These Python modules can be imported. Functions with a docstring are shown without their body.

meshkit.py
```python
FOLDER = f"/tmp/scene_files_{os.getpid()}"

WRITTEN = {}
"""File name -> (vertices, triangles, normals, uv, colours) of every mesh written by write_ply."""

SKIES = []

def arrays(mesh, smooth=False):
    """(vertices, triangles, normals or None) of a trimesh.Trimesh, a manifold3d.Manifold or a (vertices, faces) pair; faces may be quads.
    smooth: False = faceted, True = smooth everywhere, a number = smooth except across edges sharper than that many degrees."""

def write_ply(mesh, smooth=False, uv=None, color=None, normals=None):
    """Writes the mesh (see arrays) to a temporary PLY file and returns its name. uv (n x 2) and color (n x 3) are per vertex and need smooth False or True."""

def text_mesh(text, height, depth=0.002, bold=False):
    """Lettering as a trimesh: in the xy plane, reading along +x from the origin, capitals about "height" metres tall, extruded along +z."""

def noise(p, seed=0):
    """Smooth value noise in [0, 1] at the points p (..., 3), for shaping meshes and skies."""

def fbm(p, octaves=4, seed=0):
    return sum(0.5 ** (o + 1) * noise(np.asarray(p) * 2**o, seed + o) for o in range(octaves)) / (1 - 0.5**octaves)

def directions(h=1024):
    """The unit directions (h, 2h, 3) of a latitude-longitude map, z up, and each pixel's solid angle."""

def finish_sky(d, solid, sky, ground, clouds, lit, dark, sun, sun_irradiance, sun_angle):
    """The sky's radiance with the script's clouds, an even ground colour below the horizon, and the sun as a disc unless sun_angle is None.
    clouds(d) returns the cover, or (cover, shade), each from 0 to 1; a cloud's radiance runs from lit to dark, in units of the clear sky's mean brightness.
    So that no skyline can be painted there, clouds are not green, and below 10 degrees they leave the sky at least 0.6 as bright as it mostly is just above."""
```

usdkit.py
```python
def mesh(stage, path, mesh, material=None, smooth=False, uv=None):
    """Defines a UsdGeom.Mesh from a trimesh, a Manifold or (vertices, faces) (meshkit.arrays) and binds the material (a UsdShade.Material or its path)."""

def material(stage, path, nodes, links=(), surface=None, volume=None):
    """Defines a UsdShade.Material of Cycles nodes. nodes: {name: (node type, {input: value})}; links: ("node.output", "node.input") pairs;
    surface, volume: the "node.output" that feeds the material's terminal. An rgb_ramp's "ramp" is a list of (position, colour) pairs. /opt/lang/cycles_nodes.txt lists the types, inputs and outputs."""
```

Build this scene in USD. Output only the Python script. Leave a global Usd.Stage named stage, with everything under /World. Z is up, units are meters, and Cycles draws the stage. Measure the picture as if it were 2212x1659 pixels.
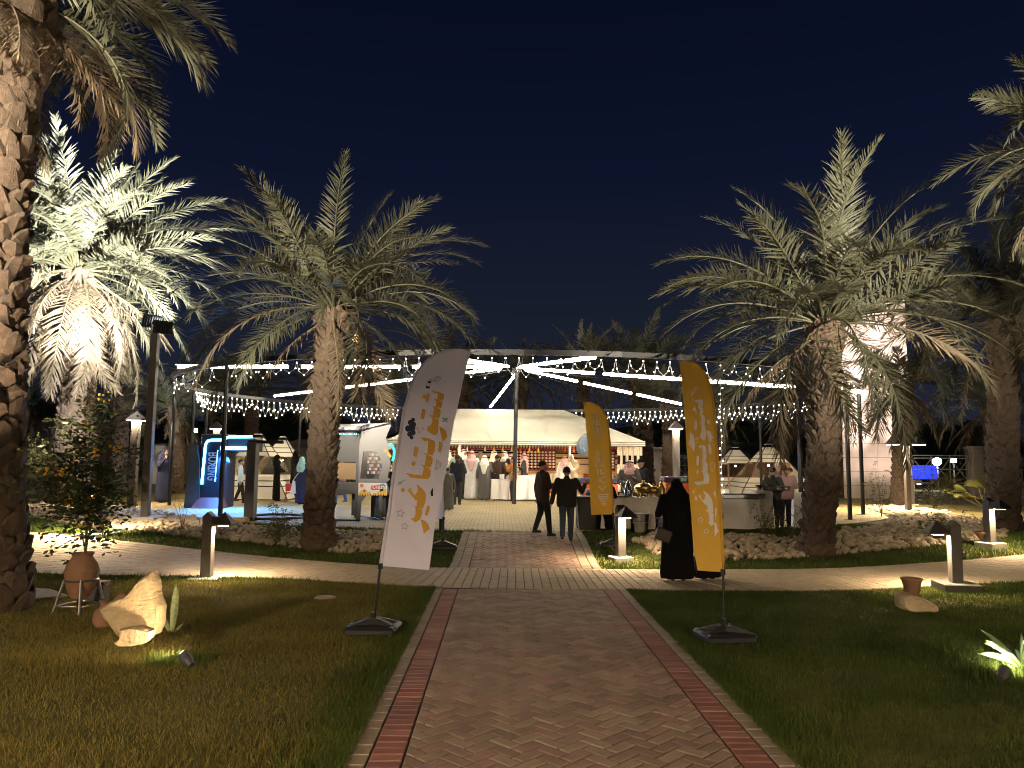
import math, numpy as np, trimesh, usdkit, meshkit, shapely
from shapely.geometry import Polygon, LineString, Point, box as sbox
from shapely import affinity
from scipy.interpolate import PchipInterpolator
from scipy.spatial import cKDTree
from trimesh import creation as TC
from manifold3d import Manifold, OpType
from pxr import Usd, UsdGeom, UsdLux, UsdShade, Gf, Sdf

R = np.random.default_rng(11)
PI = math.pi
stage = Usd.Stage.CreateInMemory()
UsdGeom.Xform.Define(stage, '/World')
# ---------------------------------------------------------------- camera, sky, exposure
F, CAMZ, ROLL = 760.0, 1.82, math.radians(0.5)
ey = np.array([-12, -75.7, -F]); ey /= np.linalg.norm(ey)
_c, _s = math.cos(ROLL), math.sin(ROLL)
ez = np.array([_s, _c, -(12 * _s + 75.7 * _c) / F]); ez /= np.linalg.norm(ez)
CM = np.stack([np.cross(ey, ez), ey, ez], 1)          # world -> camera
cam = UsdGeom.Camera.Define(stage, '/World/camera')
cam.CreateHorizontalApertureAttr(36.0)
cam.CreateFocalLengthAttr(36.0 * F / 1024)
cam.CreateExposureAttr(0.0)
_m = np.eye(4); _m[:3, :3] = CM; _m[3, :3] = (0, 0, CAMZ)
cam.AddTransformOp().Set(Gf.Matrix4d(*_m.ravel().tolist()))
# night sky: the last of the dusk (sun well under the horizon) and the town's faint glow near the horizon
sky_mat = usdkit.material(stage, '/World/Looks/night_sky', {
    's': ('sky_texture', dict(sky_type='single_scattering', sun_disc=False, sun_elevation=-0.06, sun_rotation=PI, ozone_density=3.0)),
    'tc': ('texture_coordinate', {}), 'xyz': ('separate_xyz', {}), 'ab': ('math', dict(math_type='absolute')),
    'r': ('rgb_ramp', dict(ramp=[(0.0, (.16, .195, .33)), (.19, (.088, .122, .25)), (.36, (.032, .056, .18)), (.6, (.010, .022, .085)), (1.0, (.006, .015, .06))])),
    'a': ('mix', dict(mix_type='add', fac=1.0)), 'b': ('background_shader', dict(strength=0.1))},
    [('tc.generated', 'xyz.vector'), ('xyz.z', 'ab.value1'), ('ab.value', 'r.fac'), ('s.color', 'a.color1'), ('r.color', 'a.color2'), ('a.color', 'b.color')], surface='b.background')
dome = UsdLux.DomeLight.Define(stage, '/World/sky')
UsdShade.MaterialBindingAPI.Apply(dome.GetPrim()).Bind(sky_mat)
dome.GetPrim().SetCustomDataByKey('kind', 'structure')

# ---------------------------------------------------------------- helpers
def hz(y):                                            # the ground rises a little towards the plaza
    t = np.clip((np.asarray(y, float) - 13.0) / 3.8, 0, 1)
    return .27 * t * t * (3 - 2 * t)
K = 1024 / 2212.0
def ray(px, py):
    d = np.array([(px * K - 512) / F, -(py * K - 384) / F, -1.0]) @ CM
    return d / d[1]
def at(px, py, Y):                                    # the point at depth Y seen in that direction of the photograph
    d = ray(px, py); return np.array([0, 0, CAMZ]) + d * Y
def G(px, py):                                        # the point of the ground seen there
    d = ray(px, py); Y = 15.0
    for _ in range(60):
        Y = .5 * Y + .5 * min(max((float(hz(Y)) - CAMZ) / d[2] if d[2] < -1e-4 else 200, 1), 200)
    return np.array([d[0] * Y, Y, float(hz(Y))])
def pxh(Y): return Y / (F / K)                        # metres per photo pixel at depth Y
cnt = {}
def path_for(parent, name):
    base = str(parent.GetPath()) if parent is not None else '/World'
    k = base + '/' + name; n = cnt.get(k, 0); cnt[k] = n + 1
    return k if n == 0 else f'{k}_{n:03d}'
def tag(p, label=None, cat=None, group=None, kind=None):
    p = p.GetPrim() if hasattr(p, 'GetPrim') else p
    for k, v in (('label', label), ('category', cat), ('group', group), ('kind', kind)):
        if v: p.SetCustomDataByKey(k, v)
    return p
def thing(name, label, cat, loc=(0, 0, 0), rz=0, group=None, kind=None, scale=None):
    x = UsdGeom.Xform.Define(stage, path_for(None, name))
    x.AddTranslateOp().Set(Gf.Vec3d(*map(float, loc)))
    if rz: x.AddRotateZOp().Set(math.degrees(rz))
    if scale: x.AddScaleOp().Set(Gf.Vec3f(*([scale] * 3 if np.ndim(scale) == 0 else scale)))
    return tag(x, label, cat, group, kind)
def dup(src, label, loc, rz=0, group=None, scale=None):
    d = src.GetCustomData()
    r = thing(src.GetName().split('_0')[0], label, d.get('category'), loc, rz, group or d.get('group'), scale=scale)
    r.GetReferences().AddInternalReference(src.GetPath()); r.SetInstanceable(True)
    return r
def obj(name, mesh, mat, parent=None, smooth=False, kind=None, uv=None):
    if isinstance(mesh, list): mesh = cat_(mesh)
    p = usdkit.mesh(stage, path_for(parent, name), mesh, mat, smooth, uv).GetPrim()
    if kind: p.SetCustomDataByKey('kind', kind)
    return p
def cat_(ms):
    vs, fs, n = [], [], 0
    for m in ms:
        if hasattr(m, 'to_mesh'):
            a = m.to_mesh(); v, f = a.vert_properties[:, :3], a.tri_verts
        elif isinstance(m, tuple): v, f = m
        else: v, f = m.vertices, m.faces
        f = np.asarray(f)
        if f.shape[1] == 4: f = np.vstack([f[:, [0, 1, 2]], f[:, [0, 2, 3]]])
        vs.append(np.asarray(v)); fs.append(f + n); n += len(v)
    return trimesh.Trimesh(np.vstack(vs), np.vstack(fs), process=False)
def T(m, loc=(0, 0, 0), rz=0, rx=0, ry=0):
    M = trimesh.transformations.euler_matrix(rx, ry, rz); M[:3, 3] = loc
    return trimesh.Trimesh(np.asarray(m.vertices) @ M[:3, :3].T + M[:3, 3], m.faces, process=False)
def bx(x0, x1, y0, y1, z0, z1, b=0.0):
    if b <= 0:
        return TC.box(bounds=[[x0, y0, z0], [x1, y1, z1]])
    p = []
    for x in (x0, x1):
        for y in (y0, y1):
            for z in (z0, z1):
                sx, sy, sz = (b if x == x0 else -b), (b if y == y0 else -b), (b if z == z0 else -b)
                p += [(x + sx, y + sy, z), (x + sx, y, z + sz), (x, y + sy, z + sz)]
    return trimesh.Trimesh(p).convex_hull
def hullp(p): return trimesh.Trimesh(np.asarray(p, float)).convex_hull
def cyl(p0, p1, r, n=10, r1=None):
    p0, p1 = np.asarray(p0, float), np.asarray(p1, float); d = p1 - p0; L = np.linalg.norm(d); d = d / L
    a = np.cross(d, [0, 0, 1] if abs(d[2]) < .9 else [1, 0, 0]); a /= np.linalg.norm(a); b = np.cross(d, a)
    t = np.arange(n) * 2 * PI / n; c = np.outer(np.cos(t), a) + np.outer(np.sin(t), b); r1 = r if r1 is None else r1
    v = np.vstack([p0 + c * r, p1 + c * r1, [p0], [p1]]); i = np.arange(n); j = (i + 1) % n
    f = np.vstack([np.c_[i, i + n, j], np.c_[j, i + n, j + n], np.c_[i, j, np.full(n, 2 * n)], np.c_[j + n, i + n, np.full(n, 2 * n + 1)]])
    return trimesh.Trimesh(v, f[:, ::-1], process=False)
def tube(pts, r, n=6):
    pts = np.asarray(pts, float); m = len(pts); rr = np.broadcast_to(r, m)
    d = np.gradient(pts, axis=0); d /= np.linalg.norm(d, axis=1)[:, None] + 1e-12
    up = np.array([0, 0, 1.0]) if np.abs(d[:, 2]).mean() < .8 else np.array([1.0, 0, 0])
    a = np.cross(d, up); a /= np.linalg.norm(a, axis=1)[:, None] + 1e-12; b = np.cross(a, d)
    t = np.arange(n) * 2 * PI / n
    v = (pts[:, None] + (np.cos(t)[None, :, None] * a[:, None] + np.sin(t)[None, :, None] * b[:, None]) * rr[:, None, None]).reshape(-1, 3)
    i = (np.arange(m - 1)[:, None] * n + np.arange(n)[None]).ravel(); j = (np.arange(m - 1)[:, None] * n + (np.arange(n)[None] + 1) % n).ravel()
    f = np.vstack([np.c_[i, j, j + n], np.c_[i, j + n, i + n]])
    f = np.vstack([f] + [[[0, k + 1, k] for k in range(1, n - 1)], [[(m - 1) * n, (m - 1) * n + k, (m - 1) * n + k + 1] for k in range(1, n - 1)]])
    return trimesh.Trimesh(v, f, process=False)
def lathe(prof, n=24, off=0.0):
    prof = np.asarray(prof, float); m = len(prof); t = np.arange(n) * 2 * PI / n
    v = np.stack([prof[:, 0, None] * np.cos(t), prof[:, 0, None] * np.sin(t), np.repeat(prof[:, 1, None], n, 1)], -1).reshape(-1, 3)
    i = (np.arange(m - 1)[:, None] * n + np.arange(n)).ravel(); j = (np.arange(m - 1)[:, None] * n + (np.arange(n) + 1) % n).ravel()
    return trimesh.Trimesh(v, np.vstack([np.c_[i, j, j + n], np.c_[i, j + n, i + n]]), process=False)
def sheet(poly, dz, step=.4):                          # a polygon laid on the ground
    out = []
    y0, y1 = poly.bounds[1], poly.bounds[3]
    cuts = [y0] + [y for y in np.arange(12.8, 17.0, step) if y0 < y < y1] + [y1]
    for a, b in zip(cuts[:-1], cuts[1:]):
        q = poly.intersection(sbox(-300, a, 300, b))
        for g in getattr(q, 'geoms', [q]):
            if g.geom_type == 'Polygon' and g.area > 1e-5:
                v, f = TC.triangulate_polygon(g, engine='earcut')
                if Polygon(v[f[0]]).exterior.is_ccw is False: f = f[:, ::-1]
                out.append((np.c_[v, hz(v[:, 1]) + dz], f))
    return cat_(out)
def inset(p, d):                                       # convex polygon, counter-clockwise, moved in by d
    p = np.asarray(p, float); q = np.roll(p, -1, 0); e = q - p; e /= np.linalg.norm(e, axis=1)[:, None] + 1e-12
    n = np.c_[-e[:, 1], e[:, 0]]; c = (n * p).sum(1) + d; n0, c0 = np.roll(n, 1, 0), np.roll(c, 1)
    det = n0[:, 0] * n[:, 1] - n0[:, 1] * n[:, 0]; det = np.where(np.abs(det) < 1e-6, 1e-6, det)
    return np.c_[(c0 * n[:, 1] - c * n0[:, 1]) / det, (n0[:, 0] * c - n[:, 0] * c0) / det]
def paver(p, gap, top, bev=.005, tilt=0.0, bottom=-.03):
    a = inset(p, gap); b = inset(p, gap + bev); n = len(p); c = a.mean(0)
    tx, ty = R.normal(0, tilt, 2)
    zz = lambda q: hz(q[:, 1]) + top + (q - c) @ np.array([tx, ty])
    v = np.vstack([np.c_[b, zz(b)], np.c_[a, zz(a) - bev], np.c_[a, zz(a) + bottom]])
    i = np.arange(n); j = (i + 1) % n
    f = [[0, k, k + 1] for k in range(1, n - 1)]
    f = np.vstack([f, np.c_[i + n, j + n, j], np.c_[i + n, j, i], np.c_[i + 2 * n, j + 2 * n, j + n], np.c_[i + 2 * n, j + n, i + n]])
    return trimesh.Trimesh(v, f, process=False)

# ---------------------------------------------------------------- materials
def mat(name, c, rough=.6, var=.18, scale=4.0, bump=0.0, bscale=60.0, metal=0.0, spec=.5, c2=None, detail=4, island=0.0, transl=0.0, sheen=0.0, trans=0.0, bdist=.01):
    c = np.array(c, float); lo, hi = (c * (1 - var), c * (1 + var)) if c2 is None else (c, np.array(c2, float))
    n = {'g': ('geometry', {}), 'n': ('noise_texture', dict(scale=scale, detail=detail, roughness=.6)), 'r': ('rgb_ramp', dict(ramp=[(.28, lo), (.72, hi)])),
         'p': ('principled_bsdf', dict(roughness=rough, metallic=metal, specular_ior_level=spec, sheen_weight=sheen, transmission_weight=trans))}
    l = [('g.position', 'n.vector'), ('n.fac', 'r.fac')]
    src = 'r.color'
    if island:
        n['ir'] = ('map_range', dict(from_min=0, from_max=1, to_min=1 - island, to_max=1 + island)); n['mm'] = ('mix', dict(mix_type='multiply', fac=1.0))
        l += [('g.random_per_island', 'ir.value'), ('r.color', 'mm.color1'), ('ir.result', 'mm.color2')]; src = 'mm.color'
    l.append((src, 'p.base_color'))
    if bump:
        n['bn'] = ('noise_texture', dict(scale=bscale, detail=5, roughness=.65)); n['b'] = ('bump', dict(strength=bump, distance=bdist))
        l += [('g.position', 'bn.vector'), ('bn.fac', 'b.height'), ('b.normal', 'p.normal')]
    out = 'p.BSDF'
    if transl:
        n['t'] = ('translucent_bsdf', {}); n['mx'] = ('mix_closure', dict(fac=transl)); l += [(src, 't.color'), ('p.BSDF', 'mx.closure1'), ('t.BSDF', 'mx.closure2')]; out = 'mx.closure'
    return usdkit.material(stage, '/World/Looks/' + name, n, l, surface=out)
def glow(name, c, s): return usdkit.material(stage, '/World/Looks/' + name, {'e': ('emission', dict(color=c, strength=s))}, surface='e.emission')
def clear(name, tint=(.9, .9, .9), rough=.08):
    return usdkit.material(stage, '/World/Looks/' + name, {'t': ('transparent_bsdf', dict(color=tint)), 'g': ('glossy_bsdf', dict(color=(.9, .9, .9), roughness=rough)), 'f': ('fresnel', dict(IOR=1.5)), 'm': ('mix_closure', {})},
                           [('f.fac', 'm.fac'), ('t.BSDF', 'm.closure1'), ('g.BSDF', 'm.closure2')], surface='m.closure')
WARM, NEUT, COOL = (1, .74, .45), (1, .84, .62), (1, .97, .93)
M = dict(
    soil=mat('soil', (.10, .075, .045), .95, .3, 3, .6, 40), lawn=mat('lawn', (.085, .078, .018), .95, 0, 1.3, .8, 70, c2=(.19, .155, .038), bdist=.03),
    blade=mat('blade', (.06, .11, .018), .7, 0, 1.1, c2=(.18, .245, .05), island=.45, transl=.25, spec=.2),
    blade_dry=mat('blade_dry', (.24, .20, .042), .75, 0, 1.1, c2=(.40, .32, .085), island=.4, transl=.25, spec=.2),
    joint=mat('joint', (.045, .026, .016), .95, .3, 20),
    brick=[mat('brick_tone_%s' % n, c, .82, .24, 2.2, .35, 90, island=.12, detail=9) for n, c in zip(('tan', 'sand', 'rose', 'umber'), ((.31, .215, .155), (.36, .265, .19), (.34, .205, .165), (.255, .175, .13)))],
    brick_red=[mat('brick_red_%s' % n, c, .82, .26, 2.6, .35, 90, island=.14, detail=9) for n, c in zip(('a', 'b', 'c'), ((.29, .115, .09), (.33, .15, .12), (.25, .10, .08)))],
    brick_edge=[mat('brick_edge_%s' % n, c, .85, .14, 8, .35, 90, island=.1) for n, c in zip(('a', 'b'), ((.33, .26, .185), (.29, .225, .165)))],
    cobble=mat('cobble', (.47, .375, .255), .85, .12, 5, .35, 90, island=.12), 
    stone=mat('stone', (.56, .455, .31), .9, .22, 8, .6, 40, island=.3), rock=mat('rock', (.50, .385, .235), .9, .20, 7, .9, 30, bdist=.03), fence_paint=mat('fence_paint', (.34, .31, .27), .5, .06),
    bark=mat('bark', (.07, .047, .030), .95, .35, 9, .9, 45, bdist=.02), boot=mat('boot', (.125, .086, .056), .92, .35, 14, .9, 60, island=.25, bdist=.02),
    fibre=mat('fibre', (.16, .105, .065), .95, .3, 20, .9, 80), frond=mat('frond', (.11, .113, .068), .55, .25, 6, transl=.22, island=.25),
    frond_old=mat('frond_old', (.20, .155, .095), .75, .25, 6, transl=.15, island=.2), rachis=mat('rachis', (.075, .073, .038), .6, .15, 6),
    iron=mat('iron', (.006, .006, .007), .45, .2, 8), steel=mat('steel', (.35, .34, .33), .35, .1, 8, metal=.9), dark_metal=mat('dark_metal', (.065, .056, .05), .5, .12, 6, .15, 80),
    concrete=mat('concrete', (.38, .36, .32), .9, .14, 6, .3, 50), dark_concrete=mat('dark_concrete', (.06, .058, .055), .9, .2, 8, .3, 50), white_fabric=mat('white_fabric', (.76, .73, .88), .75, .04, 4, .12, 220, transl=.18, sheen=.2),
    yellow_fabric=mat('yellow_fabric', (.80, .47, .06), .7, .05, 4, .12, 220, transl=.18, sheen=.2), print_gold=mat('print_gold', (.62, .34, .045), .7, .04), print_white=mat('print_white', (.88, .82, .84), .7, .04),
    print_navy=mat('print_navy', (.012, .02, .06), .7, .05), print_teal=mat('print_teal', (.22, .40, .36), .7, .05), print_grey=mat('print_grey', (.2, .19, .2), .7, .05),
    plastic_black=mat('plastic_black', (.014, .014, .015), .5, .15, 8, .2, 60), plastic_grey=mat('plastic_grey', (.06, .062, .07), .5, .1), plastic_blue=mat('plastic_blue', (.008, .010, .02), .5, .1),
    cream=mat('cream_canvas', (.70, .68, .57), .85, .05, 2, .15, 90, transl=.10), black_cloth=mat('black_cloth', (.0035, .0035, .004), .9, .2, 8, spec=.2), table_cloth=mat('table_cloth', (.78, .74, .68), .8, .04, 5, .1, 120),
    orange=mat('orange', (.75, .17, .05), .6, .08), purple=mat('purple', (.035, .028, .07), .6, .1), red=mat('red', (.55, .05, .04), .5, .08), terracotta=mat('terracotta', (.25, .135, .078), .85, .15, 9, .3, 60),
    brass=mat('brass', (.78, .52, .18), .25, .08, 9, metal=1.0), chrome=mat('chrome', (.75, .73, .68), .12, .05, metal=1.0), wood=mat('wood', (.40, .26, .13), .6, .12, 3), paper=mat('paper', (.75, .73, .7), .8, .04),
    leaf=mat('leaf', (.065, .09, .028), .5, .3, 5, island=.35, transl=.25), leaf_yellow=mat('leaf_yellow', (.17, .17, .04), .6, .25, 5, island=.3, transl=.25), flower=mat('flower', (.75, .42, .03), .7, .1), twig=mat('twig', (.16, .12, .08), .9, .2, 9),
    agave=mat('agave', (.17, .24, .12), .5, .12, 4, transl=.1), snake=mat('snake_leaf', (.10, .16, .055), .45, .3, 26, c2=(.30, .36, .16)), cladding=mat('cladding', (.62, .52, .45), .85, .07, 3, .3, 30), wall=mat('wall_render', (.34, .28, .22), .9, .08, 2, .3, 40),
    skin=mat('skin', (.42, .24, .16), .55, .06), skin_dark=mat('skin_dark', (.22, .12, .08), .55, .06), hair=mat('hair', (.012, .010, .009), .6, .2, 30), shoe=mat('shoe', (.03, .028, .028), .5, .2), pane=clear('clear_sheet', (.86, .86, .88), .12), glass=clear('clear_glass', (.93, .95, .93), .05),
    lens_warm=glow('lamp_lens', (1, .80, .55), 14), tube_glow=glow('tube_glow', (1, .87, .66), 50), bulb=glow('bulb_glow', (1, .90, .72), 16), blue_glow=glow('blue_neon', (.08, .40, 1), 13), white_glow=glow('white_lamp', (.93, .97, 1), 60), amber_glow=glow('amber_lamp', (1, .50, .14), 4), red_glow=glow('red_lamp', (1, .05, .03), 8), teal_glow=glow('teal_neon', (.05, .85, .62), 3),
)
def lamp(parent, kind, loc, power, col=WARM, r=.05, cone=None, aim=None, soft=.3, w=None, h=None, name='light'):
    """The light of a lamp put just in front of its lens. aim: direction."""
    p = path_for(parent, name)
    if kind == 'sphere':
        l = UsdLux.SphereLight.Define(stage, p); l.CreateRadiusAttr(r); a = 4 * PI * r * r
    else:
        l = UsdLux.RectLight.Define(stage, p); l.CreateWidthAttr(w); l.CreateHeightAttr(h); a = w * h
    l.CreateIntensityAttr(float(power / a)); l.CreateColorAttr(Gf.Vec3f(*col))
    z = -np.asarray(aim if aim is not None else (0, 0, -1), float); z /= np.linalg.norm(z)
    x = np.cross([0, 1, 0] if abs(z[1]) < .9 else [1, 0, 0], z); x /= np.linalg.norm(x); y = np.cross(z, x)
    m = np.eye(4); m[0, :3], m[1, :3], m[2, :3], m[3, :3] = x, y, z, loc
    UsdGeom.Xformable(l).AddTransformOp().Set(Gf.Matrix4d(*m.ravel().tolist()))
    if cone:
        s = UsdLux.ShapingAPI.Apply(l.GetPrim()); s.CreateShapingConeAngleAttr(cone); s.CreateShapingConeSoftnessAttr(soft)
    return l

# ---------------------------------------------------------------- ground, paths, plaza
PX0, PX1, PY1 = -.89, 1.79, 10.93                      # the herringbone path
far_pts = np.array([G(*p)[:2] for p in ((-120, 1143), (50, 1150), (280, 1172), (553, 1202), (800, 1222), (970, 1229), (1300, 1232), (1728, 1231), (2000, 1218), (2212, 1200), (2380, 1182))])
near_pts = np.array([(-20, 18.5), (-14, 14.9), (-10.6, 12.9)] + [tuple(G(*p)[:2]) for p in ((50, 1240), (300, 1246), (553, 1250), (800, 1262), (945, 1270), (1357, 1276), (1728, 1278), (2050, 1266), (2212, 1259))] + [(11.5, 12.5), (17, 15.5)])
def smooth_line(p, n=300):
    t = np.r_[0, np.cumsum(np.linalg.norm(np.diff(p, axis=0), axis=1))]; s = np.linspace(0, t[-1], n)
    return np.c_[PchipInterpolator(t, p[:, 0])(s), PchipInterpolator(t, p[:, 1])(s)]
far_l, near_l = smooth_line(far_pts), smooth_line(near_pts)
ring_poly = Polygon(np.vstack([far_l, near_l[::-1]])).buffer(0)
main_poly = Polygon([(PX0, .5), (PX1, .5), (PX1, PY1 + .1), (PX0, PY1 + .1)])
ent = [G(*p)[:2] for p in ((968, 1230), (1302, 1233), (1257, 1150), (1000, 1150))]
ent_poly = Polygon(ent)
PC = np.array([.5, 26.6])
plaza_poly = affinity.scale(Point(*PC).buffer(1, 64), 12.2, 10.0)
bedL = Polygon([G(*p)[:2] for p in ((30, 1112), (110, 1130), (220, 1143), (400, 1163), (560, 1178), (690, 1194), (760, 1199), (850, 1194), (850, 1145), (740, 1152), (650, 1152), (500, 1133), (400, 1118), (310, 1104), (200, 1092), (30, 1082))])
bedR = Polygon([G(*p)[:2] for p in ((1365, 1172), (1420, 1203), (1560, 1214), (1700, 1211), (1800, 1204), (1900, 1195), (2000, 1183), (2090, 1173), (2180, 1163), (2180, 1142), (2100, 1122), (2040, 1108), (1960, 1096), (1860, 1095), (1905, 1112), (1925, 1125), (1880, 1142), (1800, 1152), (1700, 1164), (1600, 1158), (1500, 1158), (1420, 1152))]).buffer(0)
ground = obj('ground', sheet(sbox(-150, -30, 150, 260), 0.0), M['lawn'], kind='structure')
path = thing('path', None, None, kind='structure')
obj('bed', sheet(main_poly.buffer(.02), .004), M['joint'], path)
bricks = []
w = .1035
c45 = math.cos(PI / 4)
clip = sbox(PX0 + .325, 3.0, PX1 - .325, PY1 - .06)
for i in range(-75, 120):
    for j in range(-75, 120):
        s = (i - j) % 4
        if s == 0: r = ((i, j), (i + 2, j), (i + 2, j + 1), (i, j + 1))
        elif s == 3: r = ((i, j), (i + 1, j), (i + 1, j + 2), (i, j + 2))
        else: continue
        q = np.array(r, float) * w; q = np.c_[(q[:, 0] - q[:, 1]) * c45 + .45, (q[:, 0] + q[:, 1]) * c45 + 4.6]
        if q[:, 0].max() < PX0 or q[:, 0].min() > PX1 or q[:, 1].max() < 3 or q[:, 1].min() > PY1: continue
        g = Polygon(q).intersection(clip)
        if g.geom_type != 'Polygon' or g.area < .0012: continue
        p = np.array(shapely.geometry.polygon.orient(g.simplify(1e-4)).exterior.coords)[:-1]
        if len(p) >= 3: bricks.append(('brick', p, R.choice(4, p=[.36, .26, .22, .16])))
edge = []
for side, x0, x1 in ((0, PX0 + .115, PX0 + .322), (1, PX1 - .322, PX1 - .115)):
    for k in range(int((PY1 - 3) / .1035)):
        y = 3 + k * .1035; edge.append(('border_brick', np.array([(x0, y), (x1, y), (x1, y + .1035), (x0, y + .1035)]), R.choice(3)))
kerb = []
for side, x0, x1 in ((0, PX0 - .04, PX0 + .112), (1, PX1 - .112, PX1 + .04)):
    for k in range(int((PY1 - 3) / .155)):
        y = 3 + k * .155; kerb.append(('kerb_brick', np.array([(x0, y), (x1, y), (x1, y + .155), (x0, y + .155)]), R.choice(2)))
def lay(items, mats, parent, gap=.004, top=.02, n_single=300, tilt=.006, stuff='far_bricks', near=lambda p: p[:, 1].mean()):
    items = sorted(items, key=lambda t: near(t[1])); rest = [[] for _ in mats]; k = 0
    for name, p, m in items:
        g = paver(p, gap, top + R.normal(0, .0012), .005, tilt)
        if k < n_single and near(p) > 4.7: obj(name, g, mats[m], parent); k += 1
        else: rest[m].append(g)
    for m, r in enumerate(rest):
        if r: obj(stuff, cat_(r), mats[m], parent, kind='stuff')
lay(bricks, M['brick'], path, .0062)
lay(edge, M['brick_red'], path, .0052, n_single=200, stuff='far_border_bricks')
lay(kerb, M['brick_edge'], path, .0055, n_single=150, stuff='far_kerb_bricks')
# cross path round the plaza, cobbles in radial courses
cross = thing('cross_path', None, None, kind='structure')
obj('bed', sheet(ring_poly, .006), M['joint'], cross)
nl = LineString(near_l); fl = LineString(far_l); cob = []
L = fl.length; ncol = int(L / .125); prev = None
for k in range(ncol + 1):
    s = L * k / ncol; a = np.array(fl.interpolate(s).coords[0]); b2 = np.array(fl.interpolate(min(s + .3, L)).coords[0]); b1 = np.array(fl.interpolate(max(s - .3, 0)).coords[0])
    d = (b2 - b1) / np.linalg.norm(b2 - b1); n = np.array([d[1], -d[0]])
    hit = LineString([a, a + n * 9]).intersection(nl)
    if hit.is_empty: prev = None; continue
    e = np.array(getattr(hit, 'geoms', [hit])[0].coords[0])
    if prev is not None:
        m = max(3, int(round(np.linalg.norm(e - a) / .152)))
        for q in range(m):
            t0, t1 = q / m, (q + 1) / m
            P = np.array([a + (e - a) * t1, a + (e - a) * t0, prev[0] + (prev[1] - prev[0]) * t0, prev[0] + (prev[1] - prev[0]) * t1])
            if shapely.geometry.polygon.LinearRing(P).is_ccw is False: P = P[::-1]
            cob.append(('cobble', P, 0))
    prev = (a, e)
lay(cob, [M['cobble']], cross, .006, .022, 300, .012, 'far_cobbles', near=lambda p: abs(p[:, 0].mean() - .5) * .7 + p[:, 1].mean())
entry = thing('entry_path', None, None, kind='structure')
obj('bed', sheet(ent_poly, .008), M['joint'], entry)
eb = []
ent_clip = ent_poly.intersection(Polygon([tuple(ent[0] + [.33, -1]), tuple(ent[1] + [-.33, -1]), tuple(ent[2] + [-.33, 1]), tuple(ent[3] + [.33, 1])]))
for i in range(-60, 100):
    for j in range(-60, 100):
        s = (i - j) % 4
        if s == 0: r = ((i, j), (i + 2, j), (i + 2, j + 1), (i, j + 1))
        elif s == 3: r = ((i, j), (i + 1, j), (i + 1, j + 2), (i, j + 2))
        else: continue
        q = np.array(r, float) * w; q = np.c_[(q[:, 0] - q[:, 1]) * c45 + .45, (q[:, 0] + q[:, 1]) * c45 + 12]
        if q[:, 1].min() < 12 or q[:, 1].max() > 17.2 or abs(q[:, 0].mean() - .4) > 1.3: continue
        g = Polygon(q).intersection(ent_clip)
        if g.geom_type != 'Polygon' or g.area < .0012: continue
        p = np.array(shapely.geometry.polygon.orient(g.simplify(1e-4)).exterior.coords)[:-1]
        if len(p) >= 3: eb.append(('brick', p, R.choice(4)))
lay(eb, M['brick'], entry, .0045, .02, 120)
ek = []
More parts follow.
